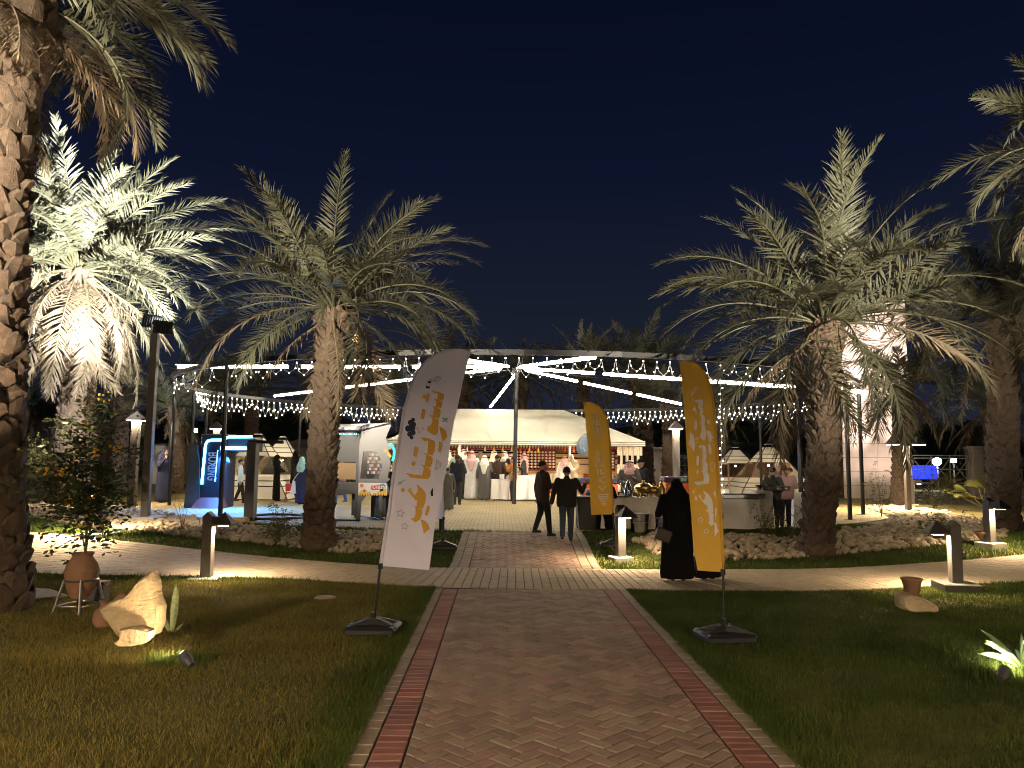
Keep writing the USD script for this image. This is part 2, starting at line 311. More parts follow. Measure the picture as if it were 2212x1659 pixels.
for a, b in ((ent[0], ent[3]), (ent[1], ent[2])):
    sg = 1 if a is ent[0] else -1; n = int(np.linalg.norm(b - a) / .155)
    for k in range(n):
        p, q = a + (b - a) * k / n, a + (b - a) * (k + 1) / n
        for o0, o1 in ((0, .15), (.155, .325)):
            P = np.array([p + (sg * o0, 0), p + (sg * o1, 0), q + (sg * o1, 0), q + (sg * o0, 0)])
            ek.append(('kerb_brick', P if sg > 0 else P[::-1], R.choice(2)))
lay(ek, M['brick_edge'], entry, .004, .02, 80, stuff='far_kerb_bricks')
plaza_mat = usdkit.material(stage, '/World/Looks/plaza_pavers', {
    'g': ('geometry', {}), 'm': ('mapping', dict(scale=(1, 1, 1))), 'b': ('brick_texture', dict(scale=1, color1=(.42, .335, .165), color2=(.36, .285, .14), mortar=(.13, .10, .05), mortar_size=.010, brick_width=.2, row_height=.2, offset=.5)),
    'n': ('noise_texture', dict(scale=.9, detail=5)), 'r': ('rgb_ramp', dict(ramp=[(.3, (.78, .78, .8)), (.7, (1.08, 1.05, 1.0))])), 'x': ('mix', dict(mix_type='multiply', fac=1.0)),
    'bp': ('bump', dict(strength=.6, distance=.01, invert=True)), 'p': ('principled_bsdf', dict(roughness=.75))},
    [('g.position', 'm.vector'), ('m.vector', 'b.vector'), ('g.position', 'n.vector'), ('n.fac', 'r.fac'), ('b.color', 'x.color1'), ('r.color', 'x.color2'), ('x.color', 'p.base_color'), ('b.fac', 'bp.height'), ('bp.normal', 'p.normal')], surface='p.BSDF')
obj('plaza', sheet(plaza_poly.union(sbox(-9, 30, 11, 48)), .024), plaza_mat, kind='structure')
# stone beds
def cobblestone(r, seed):
    m = TC.icosphere(1, 1.0); v = m.vertices * (1 + .35 * (meshkit.noise(m.vertices * 1.3 + seed * 7.1, seed)[:, None] - .5)) * R.uniform(.72, 1.25, 3) * (1, 1, .72)
    return trimesh.Trimesh(v * r, m.faces, process=False)
protos = [(np.array(q.vertices), np.array(q.faces)) for q in (cobblestone(1, k) for k in range(14))]
def stone_bed(poly, n, label, smin, smax):
    bed = thing('stone_bed', label, 'stones'); obj('soil', sheet(poly, .010), M['soil'], bed)
    x0, y0, x1, y1 = poly.bounds; pts = []
    pp = shapely.prepared.prep(poly.buffer(-.04))
    while len(pts) < n:
        p = R.uniform((x0, y0), (x1, y1))
        if pp.contains(Point(p)): pts.append(p)
    pts = np.array(sorted(pts, key=lambda p: p[1])); rest = []
    for k, p in enumerate(pts):
        r = R.uniform(smin, smax) * (1 + .5 * (R.random() > .93)); a, b = R.uniform(0, 6.28), R.uniform(-.4, .4); ca, sa, cb, sb = math.cos(a), math.sin(a), math.cos(b), math.sin(b); pv, pf = protos[R.integers(14)]
        m = (pv @ np.array([[ca, sa, 0], [-sa * cb, ca * cb, sb], [sa * sb, -ca * sb, cb]]) * r + (p[0], p[1], float(hz(p[1])) + r * R.uniform(.25, .9) + .01), pf)
        if k < 150: obj('stone', m, M['stone'], bed)
        else: rest.append(m)
    obj('far_stones', cat_(rest), M['stone'], bed, kind='stuff')
stone_bed(bedL, 4600, 'bed of pale rounded stones left of the entry path, before the game machines', .032, .068)
stone_bed(bedR, 5200, 'bed of pale rounded stones round the palm right of the entry path', .032, .068)
# grass blades
def blades(poly, n, hmin, hmax, wd, name, m, bias=None):
    x0, y0, x1, y1 = poly.bounds; P = R.uniform((x0, y0), (x1, y1), (int(n * 1.0), 2))
    ok = shapely.contains_xy(poly, P[:, 0], P[:, 1]); P = P[ok]
    if bias is not None: P = P[R.random(len(P)) < bias(P)]
    k = len(P); h = R.uniform(hmin, hmax, k) * (.75 + .5 * meshkit.fbm(np.c_[P * 1.7, np.zeros(k)], 3)); a = R.uniform(0, 2 * PI, k); lean = R.uniform(.1, .9, k) * h; b = R.uniform(0, 2 * PI, k)
    z = hz(P[:, 1]) + .0; wdt = wd * R.uniform(.7, 1.3, k)
    base = np.c_[P, z]; e = np.c_[np.cos(a) * wdt, np.sin(a) * wdt, np.zeros(k)]; tip = base + np.c_[np.cos(b) * lean, np.sin(b) * lean, h]
    v = np.stack([base - e, base + e, tip], 1).reshape(-1, 3)
    return obj(name, trimesh.Trimesh(v, np.arange(3 * k).reshape(-1, 3), process=False), m, kind='stuff')
paved = shapely.union_all([ring_poly.buffer(.02), main_poly.buffer(-.015), ent_poly, plaza_poly, bedL.buffer(-.12), bedR.buffer(-.12)])
lawn_front_left = sbox(-9.5, 3.2, PX0, 13.5).difference(paved)
lawn_front_right = sbox(PX1, 3.2, 10.5, 13).difference(paved)
def patchy(P): return .55 + .45 * (meshkit.fbm(np.c_[P * .9, np.zeros(len(P))], 3, 4) > .42)
g1 = blades(lawn_front_left, 330000, .02, .045, .0032, 'grass', M['blade_dry'], patchy); tag(g1, 'short dry mown grass of the lawn left of the brick path', 'grass')
g3 = blades(lawn_front_left, 150000, .02, .05, .0032, 'grass', M['blade'], lambda P: np.clip(.25 + np.exp((P[:, 0] - PX0) / .8) + (P[:, 1] > 10.6) * .6, 0, 1)); tag(g3, 'greener grass scattered along the edges of the left lawn', 'grass')
g5 = blades(sbox(PX1, 3.2, PX1 + .5, 11).difference(paved), 60000, .03, .07, .0034, 'grass', M['blade'], lambda P: np.exp(-(P[:, 0] - PX1) / .15)); tag(g5, 'ragged grass creeping over the right edge of the brick path', 'grass')
g6 = blades(sbox(PX0 - .5, 3.2, PX0, 11).difference(paved), 60000, .03, .07, .0034, 'grass', M['blade'], lambda P: np.exp((P[:, 0] - PX0) / .15)); tag(g6, 'ragged grass creeping over the left edge of the brick path', 'grass')
g2 = blades(lawn_front_right, 430000, .02, .05, .0032, 'grass', M['blade'], patchy); tag(g2, 'short green mown grass of the lawn right of the brick path', 'grass')
lawn_mid = sbox(-16, 11.5, 20, 19).difference(paved)
g4 = blades(lawn_mid, 300000, .04, .09, .0075, 'grass', M['blade'], None); tag(g4, 'longer green grass strips beside the stone beds and the plaza', 'grass')
# ---------------------------------------------------------------- palms
def frond_mesh(Ln, e0, droop, nl, lmax, wid, rb=.018, twist=0.0, seed=0, dry=0.0):
    """One feather leaf from the origin, growing along +x: elevation e0, bending down by droop (radians); returns blade and midrib."""
    r = np.random.default_rng(seed); n = 26; s = np.linspace(0, 1, n)
    el = e0 - droop * s ** 1.35; ds = Ln / (n - 1)
    x = np.r_[0, np.cumsum(np.cos(el[:-1]) * ds)]; z = np.r_[0, np.cumsum(np.sin(el[:-1]) * ds)]; y = .05 * Ln * np.sin(s * 2.2 + r.uniform(0, 6)) * s
    P = np.c_[x, y, z]; rib = tube(P, np.interp(s, [0, .12, 1], [rb * 1.5, rb, .003]), 5)
    t = np.repeat(np.linspace(.16, .995, nl), 2); t = np.clip(t + r.normal(0, .004, len(t)), 0, 1); sd = np.tile([-1, 1], nl)
    C = np.c_[np.interp(t, s, x), np.interp(t, s, y), np.interp(t, s, z)]; E = np.interp(t, s, el)
    fw = np.c_[np.cos(E), np.zeros(len(t)), np.sin(E)]; up = np.c_[-np.sin(E), np.zeros(len(t)), np.cos(E)]; lat = np.c_[np.zeros(len(t)), sd, np.zeros(len(t))]
    ln = lmax * np.interp(t, [.14, .22, .42, .75, 1], [.35, .75, 1, .78, .38]) * r.uniform(.86, 1.1, len(t))
    ang = np.radians(np.interp(t, [.15, .5, 1], [64, 52, 24]) + r.normal(0, 6, len(t))); vup = np.radians(r.choice([12, 34, 52], len(t), p=[.35, .4, .25]) + r.normal(0, 6, len(t))) * (1 - dry)
    d = fw * np.cos(ang)[:, None] + (lat * np.cos(vup)[:, None] + up * np.sin(vup)[:, None]) * np.sin(ang)[:, None]
    d += r.normal(0, .05 + .12 * dry, d.shape); d /= np.linalg.norm(d, axis=1)[:, None]
    sag = np.array([0, 0, -1.0]) * (ln * (.10 + .25 * dry) * r.uniform(.3, 1.4, len(t)))[:, None]
    wv = np.cross(d, up); wv /= np.linalg.norm(wv, axis=1)[:, None]; wv = wv * .75 + up * (.25 * sd)[:, None]
    wd = (wid * r.uniform(.8, 1.15, len(t)) * np.interp(t, [.15, .4, 1], [.7, 1, .6]))[:, None]
    b = C; m1 = C + d * ln[:, None] * .42 + sag * .2; tip = C + d * ln[:, None] + sag
    v = np.stack([b - wv * wd * .35, b + wv * wd * .35, m1 - wv * wd, m1 + wv * wd, tip], 1).reshape(-1, 3); o = np.arange(len(t))[:, None] * 5
    f = np.vstack([o + [0, 1, 3], o + [0, 3, 2], o + [2, 3, 4]])
    return trimesh.Trimesh(v, f, process=False), rib
boot_protos = {}
def boot_mesh(w, h, dep, seed):
    r = np.random.default_rng(seed); j = lambda a: r.uniform(-a, a)
    if seed % 24 not in boot_protos:
        p = [(-.5, -.5, -.55), (.5, -.5, -.55), (-.62, -.5, .1), (.62, -.5, .1), (-.30 + j(.1), .75, .42 + j(.1)), (.30 + j(.1), .75, .42 + j(.1)), (j(.1), 1 + j(.2), .58 + j(.12)), (-.42, .35, -.1), (.42, .35, -.1), (0, .55, -.30), (0, -.5, .6), (-.2, .5, .62 + j(.12)), (.2, .45, .60 + j(.12))]
        q = hullp(p); boot_protos[seed % 24] = (np.array(q.vertices), np.array(q.faces))
    v, f = boot_protos[seed % 24]
    return trimesh.Trimesh(v * (w, dep, h), f, process=False)
def palm(label, base, top, r0, r1, Ln, nfr, lmax=.5, wid=.016, nl=62, boots=0, seed=0, flare=1.18, group='date palms', bare=.35, droopk=1.0, uprights=6, single=True, skirt=8, low=-18):
    r = np.random.default_rng(seed); base, top = np.asarray(base, float), np.asarray(top, float); H = np.linalg.norm(top - base)
    t = thing('date_palm', label, 'palm', base, group=group); d = top - base
    n = max(10, int(H / .14)); s = np.linspace(0, 1, n); ax = s[:, None] * d + np.c_[np.sin(s * PI) * .06 * H * r.uniform(-.3, .3), np.zeros(n), np.zeros(n)]
    rad = np.interp(s, [0, .05, .15, .8, .93, 1], [r0 * 1.22, r0 * 1.08, r0, r1, r1 * flare, r1 * .95])
    k = 22; th = np.arange(k) * 2 * PI / k; rr = rad[:, None] * (.97 if boots else 1) * (1 + .03 * r.normal(0, 1, (n, k)))
    if not boots: rr = rr * (1 + .10 * ((np.arange(n) % 2)[:, None] - .5)) 
    v = np.stack([ax[:, None, 0] + rr * np.cos(th), ax[:, None, 1] + rr * np.sin(th), np.repeat(ax[:, 2:3], k, 1)], -1).reshape(-1, 3)
    i = (np.arange(n - 1)[:, None] * k + np.arange(k)).ravel(); j = (np.arange(n - 1)[:, None] * k + (np.arange(k) + 1) % k).ravel()
    v = np.vstack([v, ax[-1:] + [[0, 0, r1 * .6]]]); f = np.vstack([np.c_[i, j, j + k], np.c_[i, j + k, i + k], [[(n - 1) * k + q, (n - 1) * k + (q + 1) % k, n * k] for q in range(k)]])
    trunk = obj('trunk', trimesh.Trimesh(v, f, process=False), M['bark'], t)
    per = 9; dz = .115 * max(r0, .25) / .32; rows = int(H / dz); items = []
    for q in range(rows * per):
        z = (q / per + .3) * dz / H
        if z > .985: break
        a = q * 2 * PI / per * 1.0 + (q // per) * 2.4; c = np.array([np.interp(z, s, ax[:, m]) for m in range(3)]); ra = np.interp(z, s, rad); up = max(0, (z - .84) / .16)
        bm = boot_mesh(2 * PI * ra / per * 1.15, dz * 2.1 * (1 + .5 * up) * r.uniform(.75, 1.25), .05 + .06 * r.random() + .16 * up * r.random(), seed * 997 + q)
        items.append((T(bm, c + [math.cos(a) * ra * .97, math.sin(a) * ra * .97, 0], a - PI / 2 + r.normal(0, .16), r.normal(0, .12), r.normal(0, .2)), math.cos(a) * 0 - math.sin(a)))
    if boots:
        items.sort(key=lambda q: -q[1]); 
        for q in items[:boots]: obj('leaf_base', q[0], M['boot'], trunk)
        if items[boots:]: obj('far_leaf_bases', cat_([q[0] for q in items[boots:]]), M['boot'], trunk, kind='stuff')
    else: obj('leaf_bases', cat_([q[0] for q in items]), M['boot'], trunk, kind='stuff')
    ctr = top - base + [0, 0, r1 * .2]
    fib = []
    for q in range(60):
        a, z = r.uniform(0, 6.28), r.uniform(-.55, .12); p = ctr + [math.cos(a) * r1 * 1.05, math.sin(a) * r1 * 1.05, z]; fib.append(tube([p, p + np.array([math.cos(a) * .09, math.sin(a) * .09, .03]) * r.uniform(.5, 1.5), p + np.array([math.cos(a) * .16, math.sin(a) * .16, -.12]) * r.uniform(.5, 1.5)], [.012, .008, .003], 4))
    obj('fibres', cat_(fib), M['fibre'], trunk, kind='stuff')
    crown = UsdGeom.Xform.Define(stage, path_for(t.GetPrim() if hasattr(t, 'GetPrim') else t, 'crown')).GetPrim()
    ga = 2.39996; dead = []
    for q in range(nfr):
        u = (q + .5) / nfr                                # 0 youngest, 1 oldest
        az = q * ga + r.normal(0, .18); e0 = math.radians(np.interp(u, [0, .12, .45, .8, 1], [82, 68, 40, 8, low]) + r.normal(0, 5)); dr = np.interp(u, [0, .15, .5, 1], [.45, .85, 1.35, 1.25]) * droopk * r.uniform(.8, 1.2)
        ll = Ln * np.interp(u, [0, .1, .4, 1], [.80, .95, 1.0, .92]) * r.uniform(.9, 1.08)
        old = u > 1 - .16 * 1
        b, m = frond_mesh(ll, e0, dr, nl, lmax * r.uniform(.9, 1.1), wid, .017 * Ln / 3, 0, seed * 131 + q, .5 if old else 0.05)
        M4 = trimesh.transformations.rotation_matrix(az, [0, 0, 1]) @ trimesh.transformations.rotation_matrix(r.normal(0, .35), [1, 0, 0]); M4[:3, 3] = ctr + np.array([math.cos(az), math.sin(az), 0]) * r1 * .7 + [0, 0, -.25 * u * r1]
        b.apply_transform(M4); m.apply_transform(M4)
        fr = obj('frond', b, M['frond_old'] if old and r.random() < .7 else M['frond'], crown)
        dead.append(m)
    obj('midribs', cat_(dead), M['rachis'], crown, kind='stuff')
    hang = []
    for q in range(skirt):
        az = r.uniform(0, 6.28); b, m = frond_mesh(Ln * r.uniform(.55, .8), math.radians(r.uniform(-50, -25)), r.uniform(.5, .9), int(nl * .7), lmax * .6, wid * .8, .02, 0, seed * 77 + q, 1.0)
        M4 = trimesh.transformations.rotation_matrix(az, [0, 0, 1]); M4[:3, 3] = ctr + np.array([math.cos(az), math.sin(az), 0]) * r1 * .8 + [0, 0, -.3]; hang += [b.apply_transform(M4), m.apply_transform(M4)]
    if hang: obj('dead_fronds', cat_(hang), M['frond_old'], crown, kind='stuff')
    return t
def onground(x, y): return np.array([x, y, float(hz(y))])
pa = at(-22, 1200, 9.3); pa[2] = 0
palm('tallest nearest palm with a rough ragged trunk at the left edge of the photo', pa, at(14, -10, 9.5), .38, .38, 2.7, 58, .62, .024, 74, boots=300, seed=3, flare=1.55, droopk=1.35, skirt=12)
Yb = 25.5; pb = G(135, 1092); palm('brightly floodlit white palm on the left behind the floodlight pole', pb, at(168, 585, pb[1]), .36, .32, 4.9, 104, .72, .034, 66, seed=5, droopk=.95, skirt=22, low=-64)
pb2 = G(178, 1075); palm('thinner palm with pale trunk just behind the floodlit white palm', pb2, at(192, 700, pb2[1]), .30, .27, 3.8, 34, .55, .024, 44, seed=6)
pc = G(686, 1186); palm('leaning palm left of centre, rising from stones behind the white feather flag', pc, at(722, 668, pc[1]), .235, .215, 3.2, 54, .54, .020, 68, boots=300, seed=8, droopk=1.1, skirt=3, low=-30)
pd = G(1762, 1200); palm('stout palm right of centre beside the large yellow feather flag', pd, at(1782, 700, pd[1]), .245, .235, 3.6, 60, .57, .022, 70, boots=300, seed=41, droopk=1.12, skirt=6, low=-38)
pe = G(1945, 1091); palm('palm standing in front of the pale monument wall', pe, at(1948, 835, pe[1]), .27, .26, 2.7, 44, .5, .030, 46, seed=15, droopk=1.35, low=-45, skirt=14)
pf = G(2166, 1146); palm('palm at the right side in front of the iron fence', pf, at(2172, 690, pf[1]), .30, .28, 3.2, 50, .55, .028, 52, seed=18, low=-35)
pg = onground(9.5, 11.6); palm('palm at the upper right edge with only its fronds in the frame', pg, at(2405, 330, 11.6), .34, .33, 2.3, 52, .5, .022, 60, seed=21, skirt=8, low=-30, droopk=1.3)
ph = onground(at(2150, 1000, 33)[0], 33); palm('lit pale palm behind the gate pillar on the right', ph, at(2140, 880, 33), .28, .26, 3.2, 36, .55, .03, 44, seed=24, droopk=1.35, low=-40)
# palms beyond the plaza: two kinds, repeated
q1 = palm('dim palm behind the string-lit ring, left of the boxing machine', at(378, 1078, 33) * [1, 1, 0] + [0, 0, .27], at(378, 882, 33), .26, .24, 2.3, 34, .45, .03, 34, seed=31, group='palms beyond the plaza')
q2 = palm('palm rising above the tent roof near the centre of the photo', onground(*at(1262, 900, 44)[:2]), at(1262, 800, 44), .30, .28, 3.4, 40, .5, .034, 34, seed=32, group='palms beyond the plaza')
backs = [(545, 845, 40, 'q2', 'dim palm behind the two left teepees'), (690, 860, 44, 'q2', 'dim palm behind the leaning palm trunk'), (820, 850, 46, 'q1', 'dim palm left of the tent, behind the arcade machine'), (940, 770, 47, 'q2', 'dark palm whose top shows left of the white flag'),
         (1390, 800, 50, 'q1', 'dark palm whose top shows right of the tall tent palm'), (1440, 870, 42, 'q2', 'palm behind the right end of the tent roof'), (1560, 880, 40, 'q1', 'dim palm behind the teepees on the right'), (1690, 860, 44, 'q2', 'dim palm left of the stout palm trunk, behind the right teepees'),
         (60, 880, 42, 'q2', 'dark palm far left behind the tall palm trunk'), (265, 850, 40, 'q1', 'dark palm behind the lamp post on the left'), (1000, 830, 52, 'q1', 'dark palm behind the tent ridge, left'), (1130, 820, 55, 'q2', 'dark palm behind the middle of the tent ridge'), (460, 840, 52, 'q2', 'dark palm far behind the left string lights')]
for k, (px, py, Y, which, lab) in enumerate(backs):
    src, c = (q1, at(378, 882, 33)) if which == 'q1' else (q2, at(1262, 800, 44)); hgt = at(px, py, Y)[2] - .27; sc = hgt / (c[2] - .27)
    x, y = at(px, py, Y)[:2]; dup(src, lab, (x, y, .27), R.uniform(0, 6), 'palms beyond the plaza', scale=(max(1.0, sc), max(1.0, sc), sc))
# ---------------------------------------------------------------- garden lamps
def pyramid(x, y, z, w, h, lip=.02):
    return hullp([(x - w, y - w, z), (x + w, y - w, z), (x + w, y + w, z), (x - w, y + w, z), (x - w, y - w, z + lip), (x + w, y - w, z + lip), (x + w, y + w, z + lip), (x - w, y + w, z + lip), (x, y, z + h)])
def bollard(loc, rz, label, power, footing=.12, foot_w=.42, dark=False):
    t = thing('bollard_light', label, 'bollard light', loc, rz, group='pyramid-headed bollard lights along the path')
    obj('footing', bx(-foot_w / 2, foot_w / 2, -foot_w / 2, foot_w / 2, -.05, footing, .01), M['dark_concrete' if dark else 'concrete'], t)
    obj('post', [bx(-.075, .075, -.075, .075, footing, .93, .006), hullp([(-.075, -.075, .93), (.075, -.075, .93), (.075, .075, .93), (-.075, .075, .93), (0, -.075, 1.0), (0, .075, 1.0)])], M['dark_metal'], t)
    obj('arm', bx(.07, .16, -.05, .05, .84, .93, .005), M['dark_metal'], t)
    hd = obj('head', pyramid(.235, 0, .80, .155, .20), M['dark_metal'], t)
    obj('lens', bx(.16, .30, -.07, .07, .785, .797), M['lens_warm'], hd)
    lamp(t, 'rect', (.235, 0, .775), power, WARM, w=.16, h=.16, aim=(-.05, 0, -1))
bl = [((446, 1250), 0, 'bollard light left of the path, its head turned right', 22, .03, .42, False), ((2066, 1275), PI - .15, 'bollard light on the right lawn with a dark concrete footing', 24, .11, .5, True), ((1341, 1213), -PI / 2 + .25, 'bollard light beside the small yellow flag, its lit face towards the camera', 30, .09, .36, False),
      ((212, 1156), PI, 'bollard light behind the potted shrub on the left', 110, .05, .6, False), ((2140, 1186), -PI / 2 + .3, 'bollard light at the right edge beside the terracotta pot', 26, .13, .4, False), ((1972, 1092), -.5, 'bollard light at the foot of the monument wall', 8, .05, .4, False)]
for p, rz, lab, pw, ft, fw, dk in bl: bollard(G(*p), rz, lab, pw, ft, fw, dk)
def post_lamp(loc, h, label, power, rz=0, heads=1, w=.11, hw=.24):
    t = thing('lamp_post', label, 'lamp post', loc, rz, group='square garden lamp posts')
    obj('post', bx(-w, w, -w, w, -.05, h - .06, .008), M['dark_metal'], t); obj('base_plate', bx(-w * 1.7, w * 1.7, -w * 1.7, w * 1.7, -.02, .035, .005), M['dark_metal'], t)
    for k in ([0] if heads == 1 else [-1, 1]):
        x = k * .42; hd = obj('head', pyramid(x, 0, h - .05, hw, .30), M['dark_metal'], t); obj('lens', bx(x - hw * .85, x + hw * .85, -hw * .85, hw * .85, h - .075, h - .055), M['lens_warm'], hd)
        if k: obj('arm', bx(*sorted((k * w, x)), -.04, .04, h - .02, h + .03), M['dark_metal'], t)
        lamp(t, 'rect', (x, 0, h - .085), power, WARM, w=.34, h=.34)
post_lamp(G(284, 1093), 2.75, 'lamp post with one lit pyramid head between the potted shrub and the floodlight pole', 170)
post_lamp(onground(*at(465, 1000, 31)[:2]), 2.75, 'lamp post whose lit head shows above the boxing machine', 60)
post_lamp(onground(*at(1461, 1000, 27)[:2]), 2.75, 'lamp post with a broad post rising beside the large yellow flag', 240)
post_lamp(onground(*at(1358, 1000, 39)[:2]), 2.75, 'lamp post at the right corner of the tent', 50)
post_lamp(onground(*at(1442, 1000, 52)[:2]), 2.2, 'small distant double-headed lamp post beyond the orange cool boxes', 12, heads=2, w=.07, hw=.17)
post_lamp(G(1963, 1107), 2.2, 'double-headed lamp post in front of the monument wall on the right', 130, heads=2, w=.075, hw=.17)
# unseen lamp posts behind the camera, placed to light the foreground
post_lamp(onground(-6.2, -1.2), 2.75, 'unseen lamp post behind the camera, placed to light the left foreground', 1650)
post_lamp(onground(7.4, -1.6), 2.75, 'unseen lamp post behind the camera, placed to light the right foreground', 1350)
post_lamp(onground(-2.2, -6.0), 2.75, 'unseen lamp post behind the camera, placed to light the brick path', 1550)
# flood lights on poles
def flood_pole(loc, h, label, heads, pole_r=.085):
    t = thing('floodlight_pole', label, 'floodlight', loc, 0, group='floodlight poles')
    obj('footing', bx(-.36, .36, -.36, .36, -.1, .14, .02), M['concrete'], t); obj('pole', bx(-pole_r, pole_r, -pole_r, pole_r, .14, h, .01), M['dark_metal'], t)
    for off, aim, pw, cone, col in heads:
        soft = 1.0 if cone < 20 else .5
        a = np.asarray(aim, float) - (np.asarray(loc) + [0, 0, h] + off); a /= np.linalg.norm(a); x = np.cross(a, [0, 0, 1]); x /= np.linalg.norm(x); y = np.cross(x, a)
        Rm = np.eye(4); Rm[:3, 0], Rm[:3, 1], Rm[:3, 2] = x, y, a; Rm[:3, 3] = np.array([0, 0, h]) + off
        body = cat_([bx(-.21, .21, -.16, .16, -.05, .03, .01)] + [bx(-.19 + .054 * k, -.175 + .054 * k, -.15, .15, -.11, -.05) for k in range(8)]); hd = obj('flood_head', body.apply_transform(Rm), M['iron'], t)
        obj('lens', bx(-.18, .18, -.13, .13, .031, .036).apply_transform(Rm), M['white_glow'], hd); obj('bracket', cyl((0, 0, h - .05), np.array([0, 0, h]) + off, .02), M['iron'], t)
        lamp(t, 'sphere', np.array([0, 0, h]) + off + a * .09, pw, col, r=.05, cone=cone, aim=a, soft=soft)
fp = G(313, 1128); flood_pole(fp, 4.75, 'floodlight pole with twin black floodlights turned up towards the white palm', [(np.array([-.14, .05, .10]), at(160, 480, pb[1]), 14000, 36, COOL), (np.array([.16, .0, -.06]), at(120, 700, pb[1]), 8000, 34, COOL)])
flood_pole(onground(-7.6, -3.0), 4.8, 'unseen floodlight pole behind the camera, placed to light the left palms', [(np.array([.1, .1, .1]), at(60, 160, 9.3), 2000, 19, (1, .80, .56)), (np.array([-.1, .1, .0]), pc + [0, 0, 5.4], 14000, 15, (1, .87, .68))])  # out of view, placed to light the palms on the left
flood_pole(onground(8.2, -3.2), 4.8, 'unseen floodlight pole behind the camera, placed to light the right palms', [(np.array([-.1, .1, .1]), pd + [.2, 0, 5.8], 19000, 15, (1, .87, .68)), (np.array([.1, .1, .0]), pf + [0, 0, 6], 4000, 16, (1, .88, .68))])  # out of view, placed to light the palms on the right
# ---------------------------------------------------------------- ring canopy with lights
RC, RX, RY, RZ = np.array([.5, 26.6]), 11.2, 10.0, 4.18
def ringp(a, z=RZ, k=1.0): return np.array([RC[0] + RX * k * math.cos(a), RC[1] + RY * k * math.sin(a), z])
can = thing('ring_canopy', 'black steel ring frame on thin posts round the plaza', 'canopy', (0, 0, 0))
NB = 64
for k in range(NB):
    a0, a1 = 2 * PI * k / NB, 2 * PI * (k + 1) / NB
    v = []
    for a in (a0, a1):
        for dk, dz in ((.9955, -.06), (1.0045, -.06), (1.0045, .06), (.9955, .06)): v.append(ringp(a, RZ + dz, dk))
    obj('ring_beam', trimesh.Trimesh(v, [[0, 1, 5], [0, 5, 4], [1, 2, 6], [1, 6, 5], [2, 3, 7], [2, 7, 6], [3, 0, 4], [3, 4, 7], [0, 3, 2], [0, 2, 1], [4, 5, 6], [4, 6, 7]], process=False), M['iron'], can)
def ang(px, near): # ring angle seen at photo column px
    d = ray(px, 850); best = None
    for a in np.linspace(0, 2 * PI, 1441):
        p = ringp(a); e = abs(p[0] / p[1] - d[0]) + (0 if (p[1] < RC[1]) == near else 9)
        if best is None or e < best[0]: best = (e, a)
    return best[1]
for px, nr in ((960, True), (489, True), (378, True), (1724, True), (1827, True), (1872, True), (1858, False), (346, False), (1291, False), (1548, False), (650, False), (448, False), (1640, False), (800, False)):
    tp = ringp(ang(px, nr), RZ - .08); x, y = tp[:2]
    obj('post', cat_([cyl((x, y, float(hz(y)) - .05), (tp[0], tp[1], RZ - .08), .06, 8), bx(x - .13, x + .13, y - .13, y + .13, float(hz(y)), float(hz(y)) + .03)]), M['iron'], can)
HUB = np.array([.56, 26.6, 5.02])
obj('centre_pole', cyl((.50, 26.6, .2), HUB + [0, 0, .05], .07, 12), M['iron'], can)
obj('hub', cyl(HUB - [0, 0, .12], HUB + [0, 0, .02], .17, 16), M['iron'], can)
for k in range(14):
    e = ringp(2 * PI * (k + .5) / 14, RZ + .02); s = np.linspace(0, 1, 12)[:, None]; obj('tie_cable', tube(HUB + (e - HUB) * s - [[0, 0, 1]] * (s * (1 - s)) * 1.2, .008, 4), M['iron'], can)
# hanging light tubes: straight rods of light from the hub out to the ring
def tube_light(a, b, label, n=2):
    a, b = np.asarray(a, float), np.asarray(b, float); t = thing('light_tube', label, 'light tube', group='light tubes radiating from the centre pole')
    for q in range(n):
        p0, p1 = a + (b - a) * (q / n + .008), a + (b - a) * ((q + 1) / n - .03)
        obj('glowing_rod', cyl(p0, p1, .048, 8), M['tube_glow'], t); obj('rail', cyl(p0 + [0, 0, .06], p1 + (b - a) * .02 / n + [0, 0, .06], .014, 5), M['steel'], t)
tl = [(at(1090, 792, 26.3), at(358, 792, 22.6), 'light tube running left from the hub to the ring end by the icicle lights'), (at(1086, 796, 26.6), at(580, 857, 31), 'light tube sloping down left behind the leaning palm'), (at(1120, 800, 26.8), at(1058, 881, 35.5), 'steep light tube falling towards the tent roof'),
      (at(1122, 793, 26.3), at(1292, 771, 17.6), 'short light tube rising right towards the near ring beam'), (at(1128, 796, 26.4), at(1740, 838, 20.5), 'long light tube running right behind the yellow flag'), (at(1132, 799, 26.8), at(1480, 875, 30.5), 'light tube sloping down right to the yellow flag'), (at(1795, 842, 20.5), at(1872, 848, 22.5), 'short light tube right of the stout palm trunk'), (at(1098, 792, 26.0), at(1000, 779, 17.8), 'short light tube coming towards the white flag')]
for a, b, lab in tl: tube_light(a, b, lab, 1 if np.linalg.norm(a - b) < 6 else 3)
